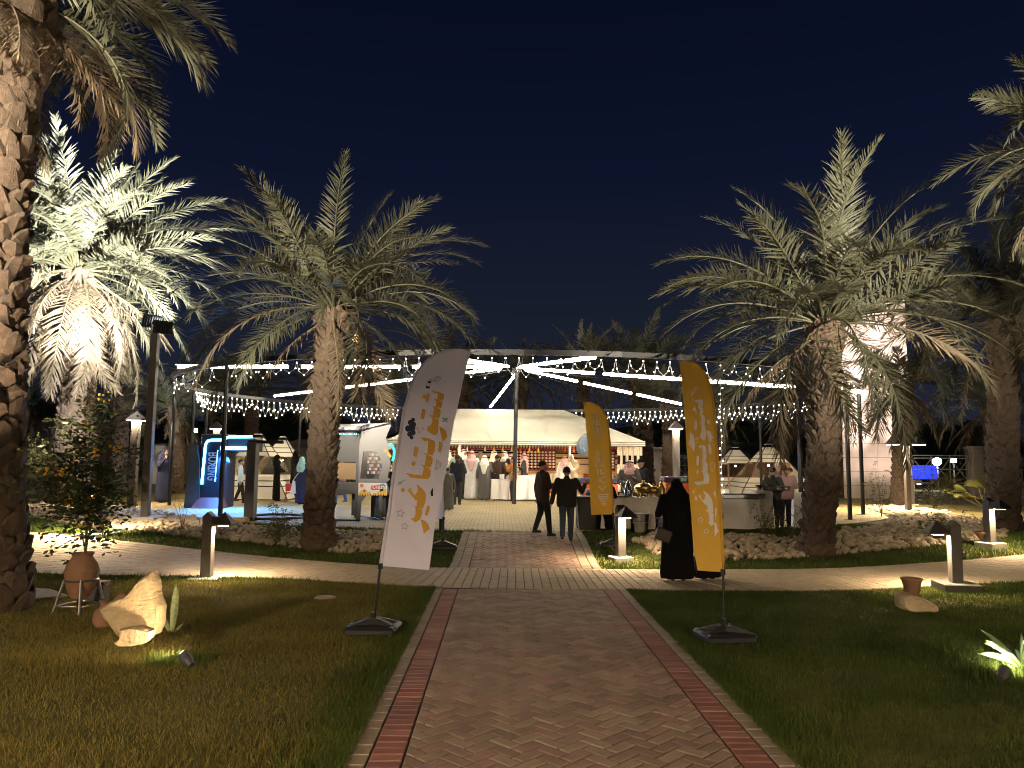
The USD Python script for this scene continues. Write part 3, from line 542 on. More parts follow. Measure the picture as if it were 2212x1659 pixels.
# icicle strings under the ring
octa = TC.icosphere(0, 1.0)
def bulbs_at(P, r): return cat_([trimesh.Trimesh(octa.vertices * r + p, octa.faces, process=False) for p in P])
def icicle(a0, a1, label, drops, dz0, dz1, r=.022):
    t = thing('icicle_lights', label, 'string lights', group=None); wires, B = [], []
    n = drops; pts = []
    for k in range(n + 1):
        a = a0 + (a1 - a0) * k / n; top = ringp(a, RZ - .12, .993)
        am = a0 + (a1 - a0) * (k + .5) / n; low = ringp(am, RZ - .12 - R.uniform(dz0, dz1), .993)
        pts.append(top); B.append(top)
        if k < n:
            nx = ringp(a0 + (a1 - a0) * (k + 1) / n, RZ - .12, .993)
            for u in (.16, .32): pts.append(top + (low - top) * [u * 1.0, u * 1.0, u * 2.2])
            pts.append(low)
            for u in (.32, .16): pts.append(nx + (low - nx) * [u, u, u * 2.2])
            B += [top + (low - top) * np.array([.25, .25, .5]) + R.normal(0, .015, 3), low, nx + (low - nx) * np.array([.3, .3, .62]) + R.normal(0, .015, 3)]
    obj('wire', tube(np.array(pts), .006, 4), M['paper'], t); obj('bulbs', bulbs_at(B, r), M['bulb'], t, kind='stuff')
segs = [(362, 500, True, 'on the near ring beam at its left end'), (500, 700, True, 'on the near ring beam left of the leaning palm'), (735, 930, True, 'on the near ring beam behind the white flag'), (1000, 1120, True, 'on the near ring beam left of the centre pole'), (1120, 1300, True, 'on the near ring beam right of the centre pole'), (1300, 1480, True, 'on the near ring beam left of the large yellow flag'), (1530, 1720, True, 'on the near ring beam between yellow flag and stout palm'), (1800, 1872, True, 'on the near ring beam at its right end')]
for p0, p1, nr, lab in segs: icicle(ang(p0, nr), ang(p1, nr), 'icicle string lights ' + lab, max(4, int(abs(p1 - p0) / 27)), .22, .46, .017)
segs = [(352, 450, 'on the far left turn of the ring, hanging dense'), (450, 640, 'on the far ring beam left, over the teepees'), (640, 860, 'on the far ring beam behind the leaning palm'), (1245, 1450, 'on the far ring beam over the right end of the tent'), (1450, 1600, 'on the far ring beam behind the yellow flag'), (1600, 1760, 'on the far ring beam over the right teepees'), (1800, 1878, 'on the far right turn of the ring, hanging dense')]
for p0, p1, lab in segs: icicle(ang(p0, False), ang(p1, False), 'icicle string lights ' + lab, max(5, int(abs(p1 - p0) / 11)), .22, .62, .027)
vs = thing('vertical_light_string', 'string of small bulbs hanging straight down beside the large yellow flag', 'string lights'); x, y = at(1557, 900, 17.5)[:2]
obj('wire', cyl((x, y, .8), (x, y, 3.9), .005, 4), M['paper'], vs); obj('bulbs', bulbs_at([(x + R.normal(0, .02), y, z) for z in np.arange(1.0, 3.6, .14)], .018), M['bulb'], vs, kind='stuff')

# ---------------------------------------------------------------- big tent
def tentthing():
    t = thing('tent', 'large cream tent with hipped roof and open front, lit inside', 'tent', (0, 0, 0))
    Yf, Yb2 = 30.0, 36.5; xl, xr = at(838, 945, Yf)[0], at(1392, 948, Yf)[0]; ze = at(1110, 951, Yf)[2]; zr = at(1110, 884, 33)[2]; rl, rr_ = at(985, 884, 33)[0], at(1218, 889, 33)[0]; Ym = 33.2
    def roofpatch(q, n=14):
        q = np.array(q, float); u, v = np.meshgrid(np.linspace(0, 1, n), np.linspace(0, 1, n)); P = ((1 - u) * (1 - v))[..., None] * q[0] + (u * (1 - v))[..., None] * q[1] + (u * v)[..., None] * q[2] + ((1 - u) * v)[..., None] * q[3]
        P[..., 2] -= .10 * np.sin(PI * v) * np.sin(PI * u) ; i = (np.arange(n - 1)[:, None] * n + np.arange(n - 1)).ravel()
        return trimesh.Trimesh(P.reshape(-1, 3), np.vstack([np.c_[i, i + 1, i + n + 1], np.c_[i, i + n + 1, i + n]]), process=False)
    A, B, C, D = (xl, Yf, ze), (xr, Yf, ze), (xr, Yb2, ze), (xl, Yb2, ze); r0, r1 = (rl, Ym, zr), (rr_, Ym, zr)
    obj('roof', cat_([roofpatch((A, B, r1, r0)), roofpatch((C, D, r0, r1)), roofpatch((D, A, r0, r0)), roofpatch((B, C, r1, r1))]), M['cream'], t, smooth=40)
    for dz in (.0,): 
        fr = [bx(xl - .02, xr + .02, Yf - .03, Yf, ze - .20, ze + .01), bx(xl - .03, xl, Yf, Yb2, ze - .20, ze + .01), bx(xr, xr + .03, Yf, Yb2, ze - .20, ze + .01)]; obj('valance', cat_(fr), M['cream'], t)
    obj('valance_braid', cat_([bx(xl - .02, xr + .02, Yf - .036, Yf - .031, ze - z, ze - z + .022) for z in (.06, .13, .20)]), M['dark_metal'], t)
    # woven inner walls: bands of dark red and black pattern over camel cloth
    z0 = .27; H = ze - z0; cm = mat('camel_cloth', (.42, .28, .16), .9, .08); rd = mat('madder_red', (.22, .035, .03), .9, .15); bk = M['black_cloth']; wt = mat('wool_white', (.62, .54, .42), .9, .06)
    obj('back_wall', bx(xl + .05, xr - .05, Yb2 - .06, Yb2, z0, ze), cm, t)
    for s, xx in (('side_wall', xl), ('side_wall', xr)): obj(s, bx(xx - .02, xx + .02, Yf + 2.6, Yb2, z0, ze), cm, t)
    for k, (za, zb, m) in enumerate(((.88, .995, rd), (.845, .868, bk), (.80, .83, bk), (.70, .73, bk), (.58, .60, bk))): obj('wall_band', bx(xl + .06, xr - .06, Yb2 - .085 - .002 * k, Yb2 - .062, z0 + H * za, z0 + H * zb), m, t)
    def diamonds(xa, xb, za, zb, nx, nz, m, yy):
        out = []
        for i in range(nx):
            for j in range(nz):
                cx, cz, hx, hzz = xa + (xb - xa) * (i + .5) / nx, za + (zb - za) * (j + .5) / nz, (xb - xa) / nx * .42, (zb - za) / nz * .46; v = [(cx - hx, yy, cz), (cx, yy, cz - hzz), (cx + hx, yy, cz), (cx, yy, cz + hzz), (cx, yy + .02, cz)]; out.append((np.array(v), np.array([[0, 1, 3], [1, 2, 3], [0, 3, 4], [3, 2, 4]])))
        return cat_(out)
    for xa, xb in ((.02, .30), (.50, .70), (.86, .98)):
        xa, xb = xl + (xr - xl) * xa, xl + (xr - xl) * xb; p = obj('woven_panel', bx(xa, xb, Yb2 - .11, Yb2 - .095, z0 + H * .45, z0 + H * .90), rd, t); nx = int((xb - xa) / .17)
        obj('motifs', diamonds(xa, xb, z0 + H * .47, z0 + H * .88, nx, 7, bk, Yb2 - .118), bk, p, kind='stuff'); obj('light_motifs', diamonds(xa + .08, xb - .02, z0 + H * .50, z0 + H * .86, nx, 6, wt, Yb2 - .124), wt, p, kind='stuff')
    obj('motif_row', diamonds(xl + .1, xr - .1, z0 + H * .90, z0 + H * .985, 70, 1, wt, Yb2 - .10), wt, t, kind='stuff')
    for k in range(26):
        xx = xl + .6 + (xr - xl - 1.2) * k / 25; c = R.choice(['orange', 'red', 'yellow_fabric', 'paper', 'print_navy']); obj('tassel', cyl((xx, Yf + .55, ze - .28 - R.uniform(.12, .2)), (xx, Yf + .55, ze - .26), .05, 6, .015), M[c], t)
    obj('tassel_cord', cyl((xl + .2, Yf + .55, ze - .25), (xr - .2, Yf + .55, ze - .25), .008, 4), bk, t)
    # striped cushions along the walls
    for k in range(40):
        xx = xl + .3 + k * (xr - xl - .6) / 40; wd = (xr - xl - .6) / 40; obj('cushion_stripe', bx(xx, xx + wd * .96, Yb2 - .42, Yb2 - .14, z0 + .02, z0 + .92, .03), (wt, cm, mat('stripe_brown', (.16, .08, .045), .9) if k == 2 else rd, wt)[k % 4], t)
    obj('floor_cushions', bx(xl + .3, xr - .3, Yb2 - 1.1, Yb2 - .44, z0 + .02, z0 + .36, .05), rd, t)
    for xx in (xl + .12, xr - .12): # gathered striped curtains at the front corners
        for k in range(9):
            sgn = 1 if xx < 0 else -1; cx = xx + sgn * k * .11; m = (wt, bk)[k % 2]
            for j in range(6): obj('curtain_fold', cyl((cx, Yf + .12 + .04 * (k % 2), ze - .2 - j * (ze - .45) / 6), (cx + sgn * .01 * j, Yf + .12 + .04 * (k % 2), ze - .2 - (j + 1) * (ze - .45) / 6), .058, 6), (wt, bk)[j % 2] if k % 2 == 0 else wt, t)
    for xx in np.linspace(xl + .3, xr - .3, 5): obj('tent_pole', cat_([cyl((xx, Yf + 3.0, .2), (xx, Yf + 3.0, zr - .5 if abs(xx - .5) < 2 else ze), .05, 8)]), wt, t)
    for f in (.2, .5, .8):  # unseen ceiling lamps, placed to light the inside of the tent
        xx = xl + (xr - xl) * f; hd = obj('unseen_ceiling_lamp', bx(xx - .3, xx + .3, Yf + 2.2, Yf + 2.32, ze - .02, ze + .04), M['lens_warm'], t); lamp(t, 'rect', (xx, Yf + 2.26, ze - .05), 75, (1, .82, .58), w=.6, h=.12)
    return t
tentthing()
# small teepees with clear windows
def teepee(loc, hw, H, label, rz=0):
    t = thing('teepee', label, 'teepee tent', loc, rz, group='striped pyramid tents'); c4 = lambda z: hw * (1 - z / (H * 1.05))
    def ringband(z0, z1, m, name, k=1.0, par=None):
        a, b = c4(z0) * k, c4(z1) * k; v = [(-a, -a, z0), (a, -a, z0), (a, a, z0), (-a, a, z0), (-b, -b, z1), (b, -b, z1), (b, b, z1), (-b, b, z1)]; return obj(name, trimesh.Trimesh(v, [[0, 1, 5], [0, 5, 4], [1, 2, 6], [1, 6, 5], [2, 3, 7], [2, 7, 6], [3, 0, 4], [3, 4, 7]], process=False), m, par or t)
    ringband(.0, H * .36, M['cream'], 'lower_canvas'); ringband(H * .36, H * .66, M['pane'], 'clear_window'); ringband(H * .66, H * .94, M['cream'], 'upper_canvas')
    for z in (.012, .20, .28, .72, .80): ringband(H * z, H * (z + .012), M['black_cloth'], 'stripe', 1.008)
    ringband(H * .94, H * .985, M['black_cloth'], 'collar', 1.25); ringband(H * .985, H, M['paper'], 'cap', 1.3)
    for sx, sy in ((-1, -1), (1, -1), (1, 1), (-1, 1)): obj('frame_rod', cyl((sx * hw * 1.0, sy * hw, 0), (sx * c4(H * .97), sy * c4(H * .97), H * .97), .022, 6), M['dark_metal'], t)
    obj('floor_mat', bx(-hw * .9, hw * .9, -hw * .9, hw * .9, .005, .02), M['terracotta'], t)
    return t
def tp(px0, px1, pyb, pyt, lab, rz=0, lit=0):
    Y = G((px0 + px1) / 2, pyb)[1]; s = pxh(Y); hw = (px1 - px0) * s / 2; Y2 = Y + hw; x = at((px0 + px1) / 2, pyb, Y2)[0]; g = .27 if Y > 16 else float(hz(Y)); H = at(px0, pyt, Y2)[2] - g
    t = teepee((x, Y2, g), hw, H, lab, rz)
    if lit: lamp(t, 'sphere', (0, 0, H * .55), lit, WARM, r=.06); obj('unseen_bulb', TC.icosphere(1, .05).apply_translation([0, 0, H * .6]), M['lens_warm'], t)  # unseen bulb, placed to light the teepee from inside
tp(452, 652, 1082, 936, 'left teepee nearest the boxing machine, blue light on its canvas', 0, 14); tp(522, 690, 1076, 942, 'second left teepee, warm canvas, behind the woman in black', .1, 14)
tp(1508, 1672, 1072, 965, 'teepee between the large yellow flag and its brighter neighbour', 0, 6); tp(1568, 1756, 1080, 958, 'bright teepee behind the food counter on the right', -.05, 30)
# ---------------------------------------------------------------- feather flags
def wrinkle(x, z, seed):
    p = np.c_[x * 2.2 + z * .9, z * .8 - x * .5, np.full(len(x), seed * 3.1)]; q = np.c_[x * 7 + z * 3, z * 2.4 - x * 2, np.full(len(x), seed * 1.7)]
    return .10 * (meshkit.fbm(p, 3, seed) - .5) + .022 * (meshkit.fbm(q, 2, seed + 5) - .5)
def flat(poly, Y, seed, dy, thin=None, edge=.035):
    """A polygon given in the flag's plane (x, z), meshed finely and hung with the flag's wrinkles; thin gives the cloth its thickness."""
    out = []
    for g in getattr(poly, 'geoms', [poly]):
        if g.geom_type != 'Polygon' or g.area < 1e-6: continue
        v, f = TC.triangulate_polygon(g, engine='earcut'); v, f = trimesh.remesh.subdivide_to_size(np.c_[v, np.zeros(len(v))], f, edge, 12)[:2]
        y = Y + wrinkle(v[:, 0], v[:, 1], seed) + dy; a = np.c_[v[:, 0], y, v[:, 1]]; n = trimesh.Trimesh(a, f, process=False).face_normals[:, 1].mean(); out.append((a, f[:, ::-1] if n > 0 else f))
    return cat_(out)
def feather_flag(label, Y, base, crop, outline, pole, prints, m, seed, group='feather flags'):
    ox, oy, sc = crop; W = lambda P: np.array([at((ox + a * sc) / (3840 / 2212), (oy + b * sc) / (3840 / 2212), Y)[[0, 2]] for a, b in P])
    t = thing('feather_flag', label, 'flag', (0, 0, 0), group=group); b = np.asarray(base, float)
    obj('cloth', flat(Polygon(W(outline)).buffer(0), Y, seed, 0), m, t, smooth=True)
    pp = W(pole); pp = np.c_[pp[:, 0], Y + wrinkle(pp[:, 0], pp[:, 1], seed), pp[:, 1]]; obj('sleeve_pole', tube(pp, np.linspace(.019, .011, len(pp)), 7), m, t, smooth=True); obj('pole', cat_([cyl(b + [0, 0, .1], pp[0], .013, 8), cyl(pp[0] - [0, 0, .03], pp[0] + [0, 0, .03], .026, 8)]), M['iron'], t)
    s = .27; bs = [bx(-s, s, -s * .8, s * .8, .0, .10, .03)]
    obj('base_tank', T(bs[0], b, R.uniform(-.2, .2)), M['plastic_black'], t)
    for rz in (.78, 2.35): obj('base_arm', T(hullp([(-.30, -.03, .09), (.30, -.03, .09), (-.30, .03, .09), (.30, .03, .09), (-.08, -.03, .16), (.08, -.03, .16), (-.08, .03, .16), (.08, .03, .16)]), b, rz * .6 - .9), M['plastic_black'], t)
    obj('socket', cyl(b + [0, 0, .12], b + [0, 0, .22], .03, 10), M['iron'], t)
    for nm, mm, P in prints:
        g = P if hasattr(P, 'geom_type') else Polygon(P).buffer(0)
        co = lambda ring: W(np.array(ring.coords)); g2 = shapely.union_all([Polygon(co(q.exterior), [co(r) for r in q.interiors]).buffer(0) for q in getattr(g, 'geoms', [g])])
        obj(nm, flat(g2, Y, seed, -.004), mm, t, smooth=True)
def line(P, w): return LineString(P).buffer(w / 2, cap_style=2, join_style=2)
def star(cx, cy, r, w=5, n=5, rot=0.1):
    p = [(cx + (r if k % 2 == 0 else r * .45) * math.sin(rot + PI * k / n), cy - (r if k % 2 == 0 else r * .45) * math.cos(rot + PI * k / n)) for k in range(2 * n)]
    return Polygon(p).exterior.buffer(w / 2)
def sh(P, dy): return [(a, b + dy) for a, b in P]
def circ(*L): return shapely.union_all([Point(a, b).buffer(r) for a, b, r in L])
o = 1327
white_prints = [('letter', M['print_gold'], P) for P in (
    [(720,540),(800,560),(880,590),(878,640),(865,672),(812,660),(860,682),(858,730),(845,765),(788,755),(838,780),(835,840),(822,892),(755,885),(812,905),(815,950),(810,990),(806,1060),(795,1090),(770,1105),(735,1090),(690,1060),(668,1030),(672,1005),(690,985),(718,978),(735,930),(735,890),(690,850),(738,855),(752,800),(755,765),(740,735),(780,745),(783,690),(750,640),(798,655),(800,580),(765,585)],
    [(818,990),(870,1015),(905,1050),(920,1110),(910,1140),(860,1180),(850,1130),(835,1070)], [(670,570),(705,585),(700,640),(680,695),(645,680),(655,655),(630,645),(605,620),(625,595),(660,612)], [(610,770),(650,790),(645,840),(628,908),(588,890),(600,830)],
    [(585,1130),(690,1140),(765,1175),(773,1220),(765,1290),(740,1355),(660,1335),(720,1362),(740,1385),(740,1440),(710,1505),(640,1490),(700,1517),(717,1550),(710,1610),(680,1648),(560,1640),(470,1630),(400,1568),(500,1590),(608,1600),(625,1540),(628,1490),(580,1460),(640,1475),(655,1400),(660,1345),(610,1315),(675,1330),(683,1250),(685,1172),(640,1178)],
    [(820,1178),(860,1190),(858,1250),(840,1318),(805,1300),(815,1240)], [(520,1235),(562,1250),(560,1310),(540,1378),(498,1355),(505,1300)], [(502,1420),(532,1450),(502,1490),(472,1458)],
    sh([(535,385),(575,410),(620,450),(655,500),(655,560),(650,600),(620,687),(565,678),(610,692),(612,740),(600,790),(585,815),(530,857),(500,840),(470,806),(510,800),(528,750),(528,668),(480,643),(540,660),(553,587),(525,577),(480,520),(440,475),(435,450),(455,425),(475,425),(478,455),(512,522),(530,505),(555,470),(555,430)], o),
    sh([(590,815),(650,840),(690,890),(705,940),(660,970),(630,1000),(615,920)], o), sh([(372,422),(398,455),(372,490),(342,455)], o), sh([(680,640),(705,655),(698,710),(672,778),(642,760),(655,700)], o))]
white_prints += [('cloud', M['print_navy'], circ((497,910,24),(465,945,33),(500,970,35),(437,1020,40),(480,1012,46),(495,1070,35),(455,1090,32),(478,1130,24))), ('cloud', M['print_navy'], sh([(745,425),(745,530),(722,532),(710,490),(725,450)], o)), ('sparkle', M['print_teal'], [(855,870),(892,888),(938,885),(915,912),(928,950),(895,930),(848,935),(870,908)]),
    ('bolt', M['print_teal'], sh([(425,320),(350,365),(370,375),(285,400),(325,375),(308,362)], o)), ('star', M['print_grey'], star(340, 745 + o, 52)), ('star', M['print_grey'], star(395, 905 + o, 46)), ('shuttle', M['print_grey'], Polygon([(790,1410),(848,1455),(835,1490),(800,1505),(790,1530),(770,1520),(785,1490)]).exterior.buffer(3)),
    ('shuttle_band', M['print_grey'], line([(786,1435),(840,1478)], 5)), ('drop', M['print_grey'], Point(555,1018).buffer(16).exterior.buffer(2.5)), ('drop', M['print_grey'], Point(618,1023).buffer(16).exterior.buffer(2.5)), ('drop', M['print_grey'], Point(575,1062).buffer(16).exterior.buffer(2.5)),
    ('vial', M['print_navy'], [(685,425),(720,428),(714,455),(680,450)]), ('vial', M['print_navy'], [(658,488),(705,496),(695,522),(650,515)]), ('vial_outline', M['print_grey'], Polygon([(685,405),(722,408),(697,522),(650,515)]).exterior.buffer(2.5)), ('match', M['print_grey'], Polygon([(722,415),(770,385),(800,370),(812,395),(790,415),(740,432)]).exterior.buffer(2.5)), ('match', M['print_grey'], Polygon([(750,420),(810,368),(838,385),(830,412),(780,440)]).exterior.buffer(2.5))]
bw = G(806, 1368)
wo = [(85,2730),(150,2317),(200,2027),(243,1657),(330,1130),(385,780),(450,560),(500,400),(545,310),(600,240),(650,185),(710,138),(780,95),(850,68),(920,48),(1000,38),(1070,36),(1130,40),(1210,55),(1190,140),(1165,230),(1115,430),(1060,700),(1000,950),(960,1200),(930,1400),(885,1640),(850,1850),(800,2080),(765,2230),(730,2530),(695,2777),(400,2752)]
feather_flag('tall white feather flag with gold lettering, leaning right, left of the brick path', bw[1] + .02, bw, (1400, 1300, 400 / 1327), wo, wo[:19], white_prints, M['white_fabric'], 2)
a2, a3 = 1659, 3096
yl = [('letter', M['print_white'], P) for P in (
    [(460,905),(540,872),(630,880),(645,905),(640,990),(610,1024),(580,1027),(635,1047),(652,1090),(648,1150),(620,1172),(600,1177),(655,1202),(680,1250),(688,1330),(675,1387),(600,1390),(672,1397),(695,1440),(708,1520),(712,1600),(700,1709),(680,1729),(640,1714),(600,1679),(585,1640),(600,1570),(620,1530),(610,1400),(555,1372),(605,1370),(605,1270),(590,1210),(555,1170),(580,1165),(570,1080),(525,1027),(550,1020),(530,920),(500,950)],
    [(715,1510),(800,1535),(850,1650),(825,1719),(790,1789),(760,1700),(730,1600)], [(460,985),(490,1050),(515,1165),(480,1150),(465,1100),(440,1125),(420,1090),(440,1050),(465,1040)], [(470,1303),(512,1320),(520,1400),(512,1505),(465,1495),(465,1400)],
    sh([(540,185),(580,165),(650,158),(700,180),(715,240),(725,350),(720,450),(700,487),(660,480),(720,502),(745,560),(748,680),(730,717),(690,718),(750,737),(775,790),(778,920),(760,955),(680,970),(610,980),(550,1000),(510,985),(465,925),(560,918),(660,905),(665,800),(650,730),(595,690),(640,695),(640,600),(640,485),(595,460),(640,460),(640,350),(640,230),(625,195),(600,235)], a2),
    sh([(752,140),(800,155),(825,250),(820,355),(775,345),(760,250)], a2), sh([(520,378),(565,390),(568,500),(555,592),(510,575),(512,480)], a2), sh([(535,665),(562,710),(540,775),(505,730)], a2),
    sh([(640,1105),(700,1130),(770,1195),(820,1270),(850,1380),(858,1552),(795,1548),(860,1572),(870,1660),(870,1690),(865,1757),(885,1792),(825,1842),(795,1822),(760,1777),(785,1747),(775,1637),(755,1560),(690,1520),(745,1520),(735,1420),(690,1390),(620,1310),(560,1230),(560,1200),(580,1180),(598,1200),(600,1260),(660,1320),(690,1270),(690,1190)], a2),
    sh([(880,320),(920,350),(940,400),(940,450),(972,505),(930,560),(890,620),(880,520),(890,420)], a3), sh([(895,1455),(925,1470),(925,1590),(910,1690),(895,1640)], a2), sh([(500,1210),(528,1265),(510,1318),(475,1265)], a2))]
yl += [('cloud', M['print_white'], [(395,1530),(415,1590),(450,1620),(460,1689),(470,1749),(490,1799),(480,1859),(470,1939),(455,1949),(430,1899),(405,1879),(395,1839),(350,1799),(350,1739),(375,1689),(365,1629)]), ('sparkle', M['print_white'], [(710,1300),(745,1312),(785,1275),(775,1335),(803,1395),(755,1365),(725,1400),(735,1345)]),
    ('bolt', M['print_white'], sh([(510,1040),(460,1110),(478,1122),(415,1200),(445,1150),(422,1130)], a2)), ('cloud', M['print_white'], sh([(885,1085),(905,1150),(918,1265),(895,1225),(858,1165),(875,1130)], a2)), ('star', M['print_white'], star(597, 275 + a3, 62, 8, 5, .3).intersection(sbox(0, 0, 9999, 9999))), ('star', M['print_white'], star(715, 512 + a3, 62, 8, 5, .2)),
    ('shuttle', M['print_white'], Polygon(sh([(800,530),(850,525),(893,560),(880,640),(840,705),(818,680),(815,600)], a2)).exterior.buffer(4)), ('drop', M['print_white'], Point(490, 35 + a2).buffer(20).exterior.buffer(4)), ('drop', M['print_white'], Point(545, 18 + a2).buffer(20).exterior.buffer(4)), ('drop', M['print_white'], Point(520, 100 + a2).buffer(20).exterior.buffer(4)),
    ('vial', M['print_white'], [(390,735),(425,740),(430,790),(405,812)]), ('vial', M['print_white'], [(415,860),(438,860),(438,915),(420,912)]), ('match', M['print_white'], Polygon([(395,720),(455,630),(495,640),(490,670),(430,745)]).exterior.buffer(4)), ('match', M['print_white'], Polygon([(430,750),(495,630),(530,608),(550,640),(535,680)]).exterior.buffer(4))]
by = G(1566, 1384)
yo = [(1066,4456),(1074,4196),(1050,3796),(1030,3396),(1010,3159),(985,2759),(950,2159),(925,1809),(905,1500),(890,1250),(865,1000),(835,800),(800,620),(740,450),(700,370),(660,300),(610,235),(560,185),(500,140),(450,115),(390,98),(330,89),(270,89),(200,98),(147,115),(170,270),(190,420),(225,800),(250,1150),(285,1550),(300,1809),(330,2159),(350,2609),(375,2959),(410,3309),(435,3796),(460,4046),(500,4246),(530,4416),(800,4440)]
feather_flag('tall yellow feather flag with white lettering, right of the brick path', by[1] + .02, by, (2520, 1340, 240 / 1327), yo, yo[:25], yl, M['yellow_fabric'], 3)
d2 = 1451
sm = [('letter', M['print_white'], P) for P in ([(460,430),(545,422),(562,470),(555,560),(570,600),(578,660),(582,720),(550,747),(512,720),(530,660),(515,610),(525,580),(510,520),(505,447)], [(590,668),(655,720),(628,762),(600,722)], [(440,455),(470,490),(458,528),(420,500)], [(448,578),(482,652),(465,662),(448,620)], [(625,770),(648,845),(635,857),(612,820)],
    [(505,782),(575,788),(602,850),(602,940),(622,1000),(622,1060),(590,1087),(480,1088),(466,1065),(565,1053),(572,980),(555,930),(562,840)], [(488,865),(510,870),(508,938),(482,935)], [(497,968),(517,990),(497,1010),(478,988)], [(645,1115),(685,1177),(658,1182)], [(652,1245),(690,1332),(656,1332)], [(480,1120),(440,1170),(460,1172)], [(485,1172),(500,1195),(482,1208),(470,1190)])]
sm += [('cloud', M['print_white'], [(430,665),(468,760),(446,828),(390,765)]), ('drop', M['print_white'], Point(612, 608).buffer(16)), ('drop', M['print_white'], Point(432, 410).buffer(12))]
sm += [('letter', M['print_white'], g) for g in (line([(545,1385),(590,1420),(590,1470),(575,1480)], 40).union(line([(585,1440),(600,1530),(610,1620)], 34)), line([(610,1610),(548,1655),(540,1810)], 34).union(line([(600,1600),(630,1780),(735,1762)], 34)), Polygon(sh([(640,148),(728,200),(690,248)], d2)), line(sh([(553,400),(570,552)], d2), 34), line(sh([(640,410),(652,530),(758,514)], d2), 34), line(sh([(768,590),(600,690),(775,785)], d2), 34), line(sh([(588,860),(685,960),(785,848)], d2), 34))]
sm += [('bar', M['print_white'], line(sh([p, q], d2), 20)) for p, q in (((555,1080),(850,1060)), ((568,1122),(835,1110)), ((590,1168),(825,1155)), ((610,1212),(815,1200)), ((628,1255),(803,1245)), ((645,1300),(790,1292)), ((665,1340),(780,1335)))]
bs_ = G(1326, 1182)
so = [(970,3031),(945,2551),(920,2051),(900,1659),(885,1200),(850,850),(810,570),(740,420),(650,290),(595,240),(540,200),(480,165),(420,140),(360,124),(300,116),(190,130),(210,320),(240,560),(300,1200),(330,1659),(345,2151),(370,2600),(395,3051)]
feather_flag('small yellow feather flag with white letters, at the plaza edge', bs_[1] + .02, bs_, (2160, 1490, 160 / 1106), so, so[:16], sm, M['yellow_fabric'], 4)
b4 = G(956, 1187); wo4 = [(958, 1120), (955, 1000), (950, 905), (935, 850), (905, 830), (912, 950), (928, 1122)]
feather_flag('white feather flag mostly hidden behind the tall white flag', b4[1] + .02, b4, (0, 0, 3840 / 2212), wo4, wo4[:5], [], M['white_fabric'], 6)
# ---------------------------------------------------------------- monument wall, fence, far structures
def monument():
    b = G(1900, 1088); Y = b[1] + 4.2; x0, x1 = at(1822, 1000, Y)[0], at(1970, 1000, Y)[0]; zr, zl = at(1965, 632, Y)[2], at(1822, 715, Y)[2]
    t = thing('monument_wall', 'tall pale stone-clad monument wall with sloping top, lit from below', 'monument', (0, 0, 0)); n = 4; hgt = .62; rows = int(zr / hgt) + 1
    obj('core', hullp([(x0 + .05, Y + .05, .1), (x1 - .05, Y + .05, .1), (x0 + .05, Y + 1.2, .1), (x1 - .05, Y + 1.2, .1), (x0 + .05, Y + .05, zl - .05), (x1 - .05, Y + .05, zr - .05), (x0 + .05, Y + 1.2, zl - .05), (x1 - .05, Y + 1.2, zr - .05)]), M['joint'], t)
    for r in range(rows):
        for c in range(n):
            xa, xb = x0 + (x1 - x0) * c / n, x0 + (x1 - x0) * (c + 1) / n; za, zb = .2 + r * hgt, .2 + (r + 1) * hgt
            top = lambda x: zl + (zr - zl) * (x - x0) / (x1 - x0)
            ta, tb = min(zb, top(xa)), min(zb, top(xb))
            if max(ta, tb) <= za + .02: continue
            ta, tb = max(ta, za + .01), max(tb, za + .01); g = .008; d = R.normal(0, .003)
            obj('stone_panel', hullp([(xa + g, Y + d, za + g), (xb - g, Y + d, za + g), (xb - g, Y + d, tb - g), (xa + g, Y + d, ta - g), (xa + g, Y + .06, za + g), (xb - g, Y + .06, za + g), (xb - g, Y + .06, tb - g), (xa + g, Y + .06, ta - g)]), M['cladding'], t)
    for k in range(3):  # unseen uplights, placed to light the lower part of the wall
        xx = x0 + (x1 - x0) * (k + .5) / 3; u = thing('unseen_uplight', f'unseen ground uplight placed to light the monument wall, {["left", "middle", "right"][k]} one', 'uplight', (xx, Y - 2.0, .27)); obj('ring', lathe([(.09, 0), (.09, .03), (.07, .035)], 14), M['steel'], u); obj('lens', cyl((0, 0, .01), (0, 0, .028), .068, 12), M['lens_warm'], u)
        lamp(u, 'sphere', (0, 0, .09), 60, (1, .80, .68), r=.04, cone=58, aim=(0, .40, 1), soft=.8)
monument()
def unseen_wall_uplights():  # unseen narrow-beam uplights, placed to light the upper part of the wall
    b = G(1900, 1088); Y = b[1] + 4.2; x0, x1 = at(1822, 1000, Y)[0], at(1970, 1000, Y)[0]
    for k, f in enumerate((.2, .8)):
        u = thing('unseen_uplight', f'unseen double ground uplight placed to light the upper wall, {["left", "right"][k]} of the bare shrub before the monument wall', 'uplight', (x0 + (x1 - x0) * f, Y - 1.6, .27)); obj('ring', lathe([(.09, 0), (.09, .03), (.07, .035)], 14), M['steel'], u); obj('lens', cyl((0, 0, .01), (0, 0, .028), .068, 12), M['lens_warm'], u)
        lamp(u, 'sphere', (0, 0, .09), 6500, (1, .84, .76), r=.04, cone=13, aim=(0, 1.6, 8.4), soft=1.0); lamp(u, 'sphere', (.06, 0, .09), 900, (1, .84, .76), r=.04, cone=20, aim=(0, 1.6, 4.4), soft=1.0)
unseen_wall_uplights()
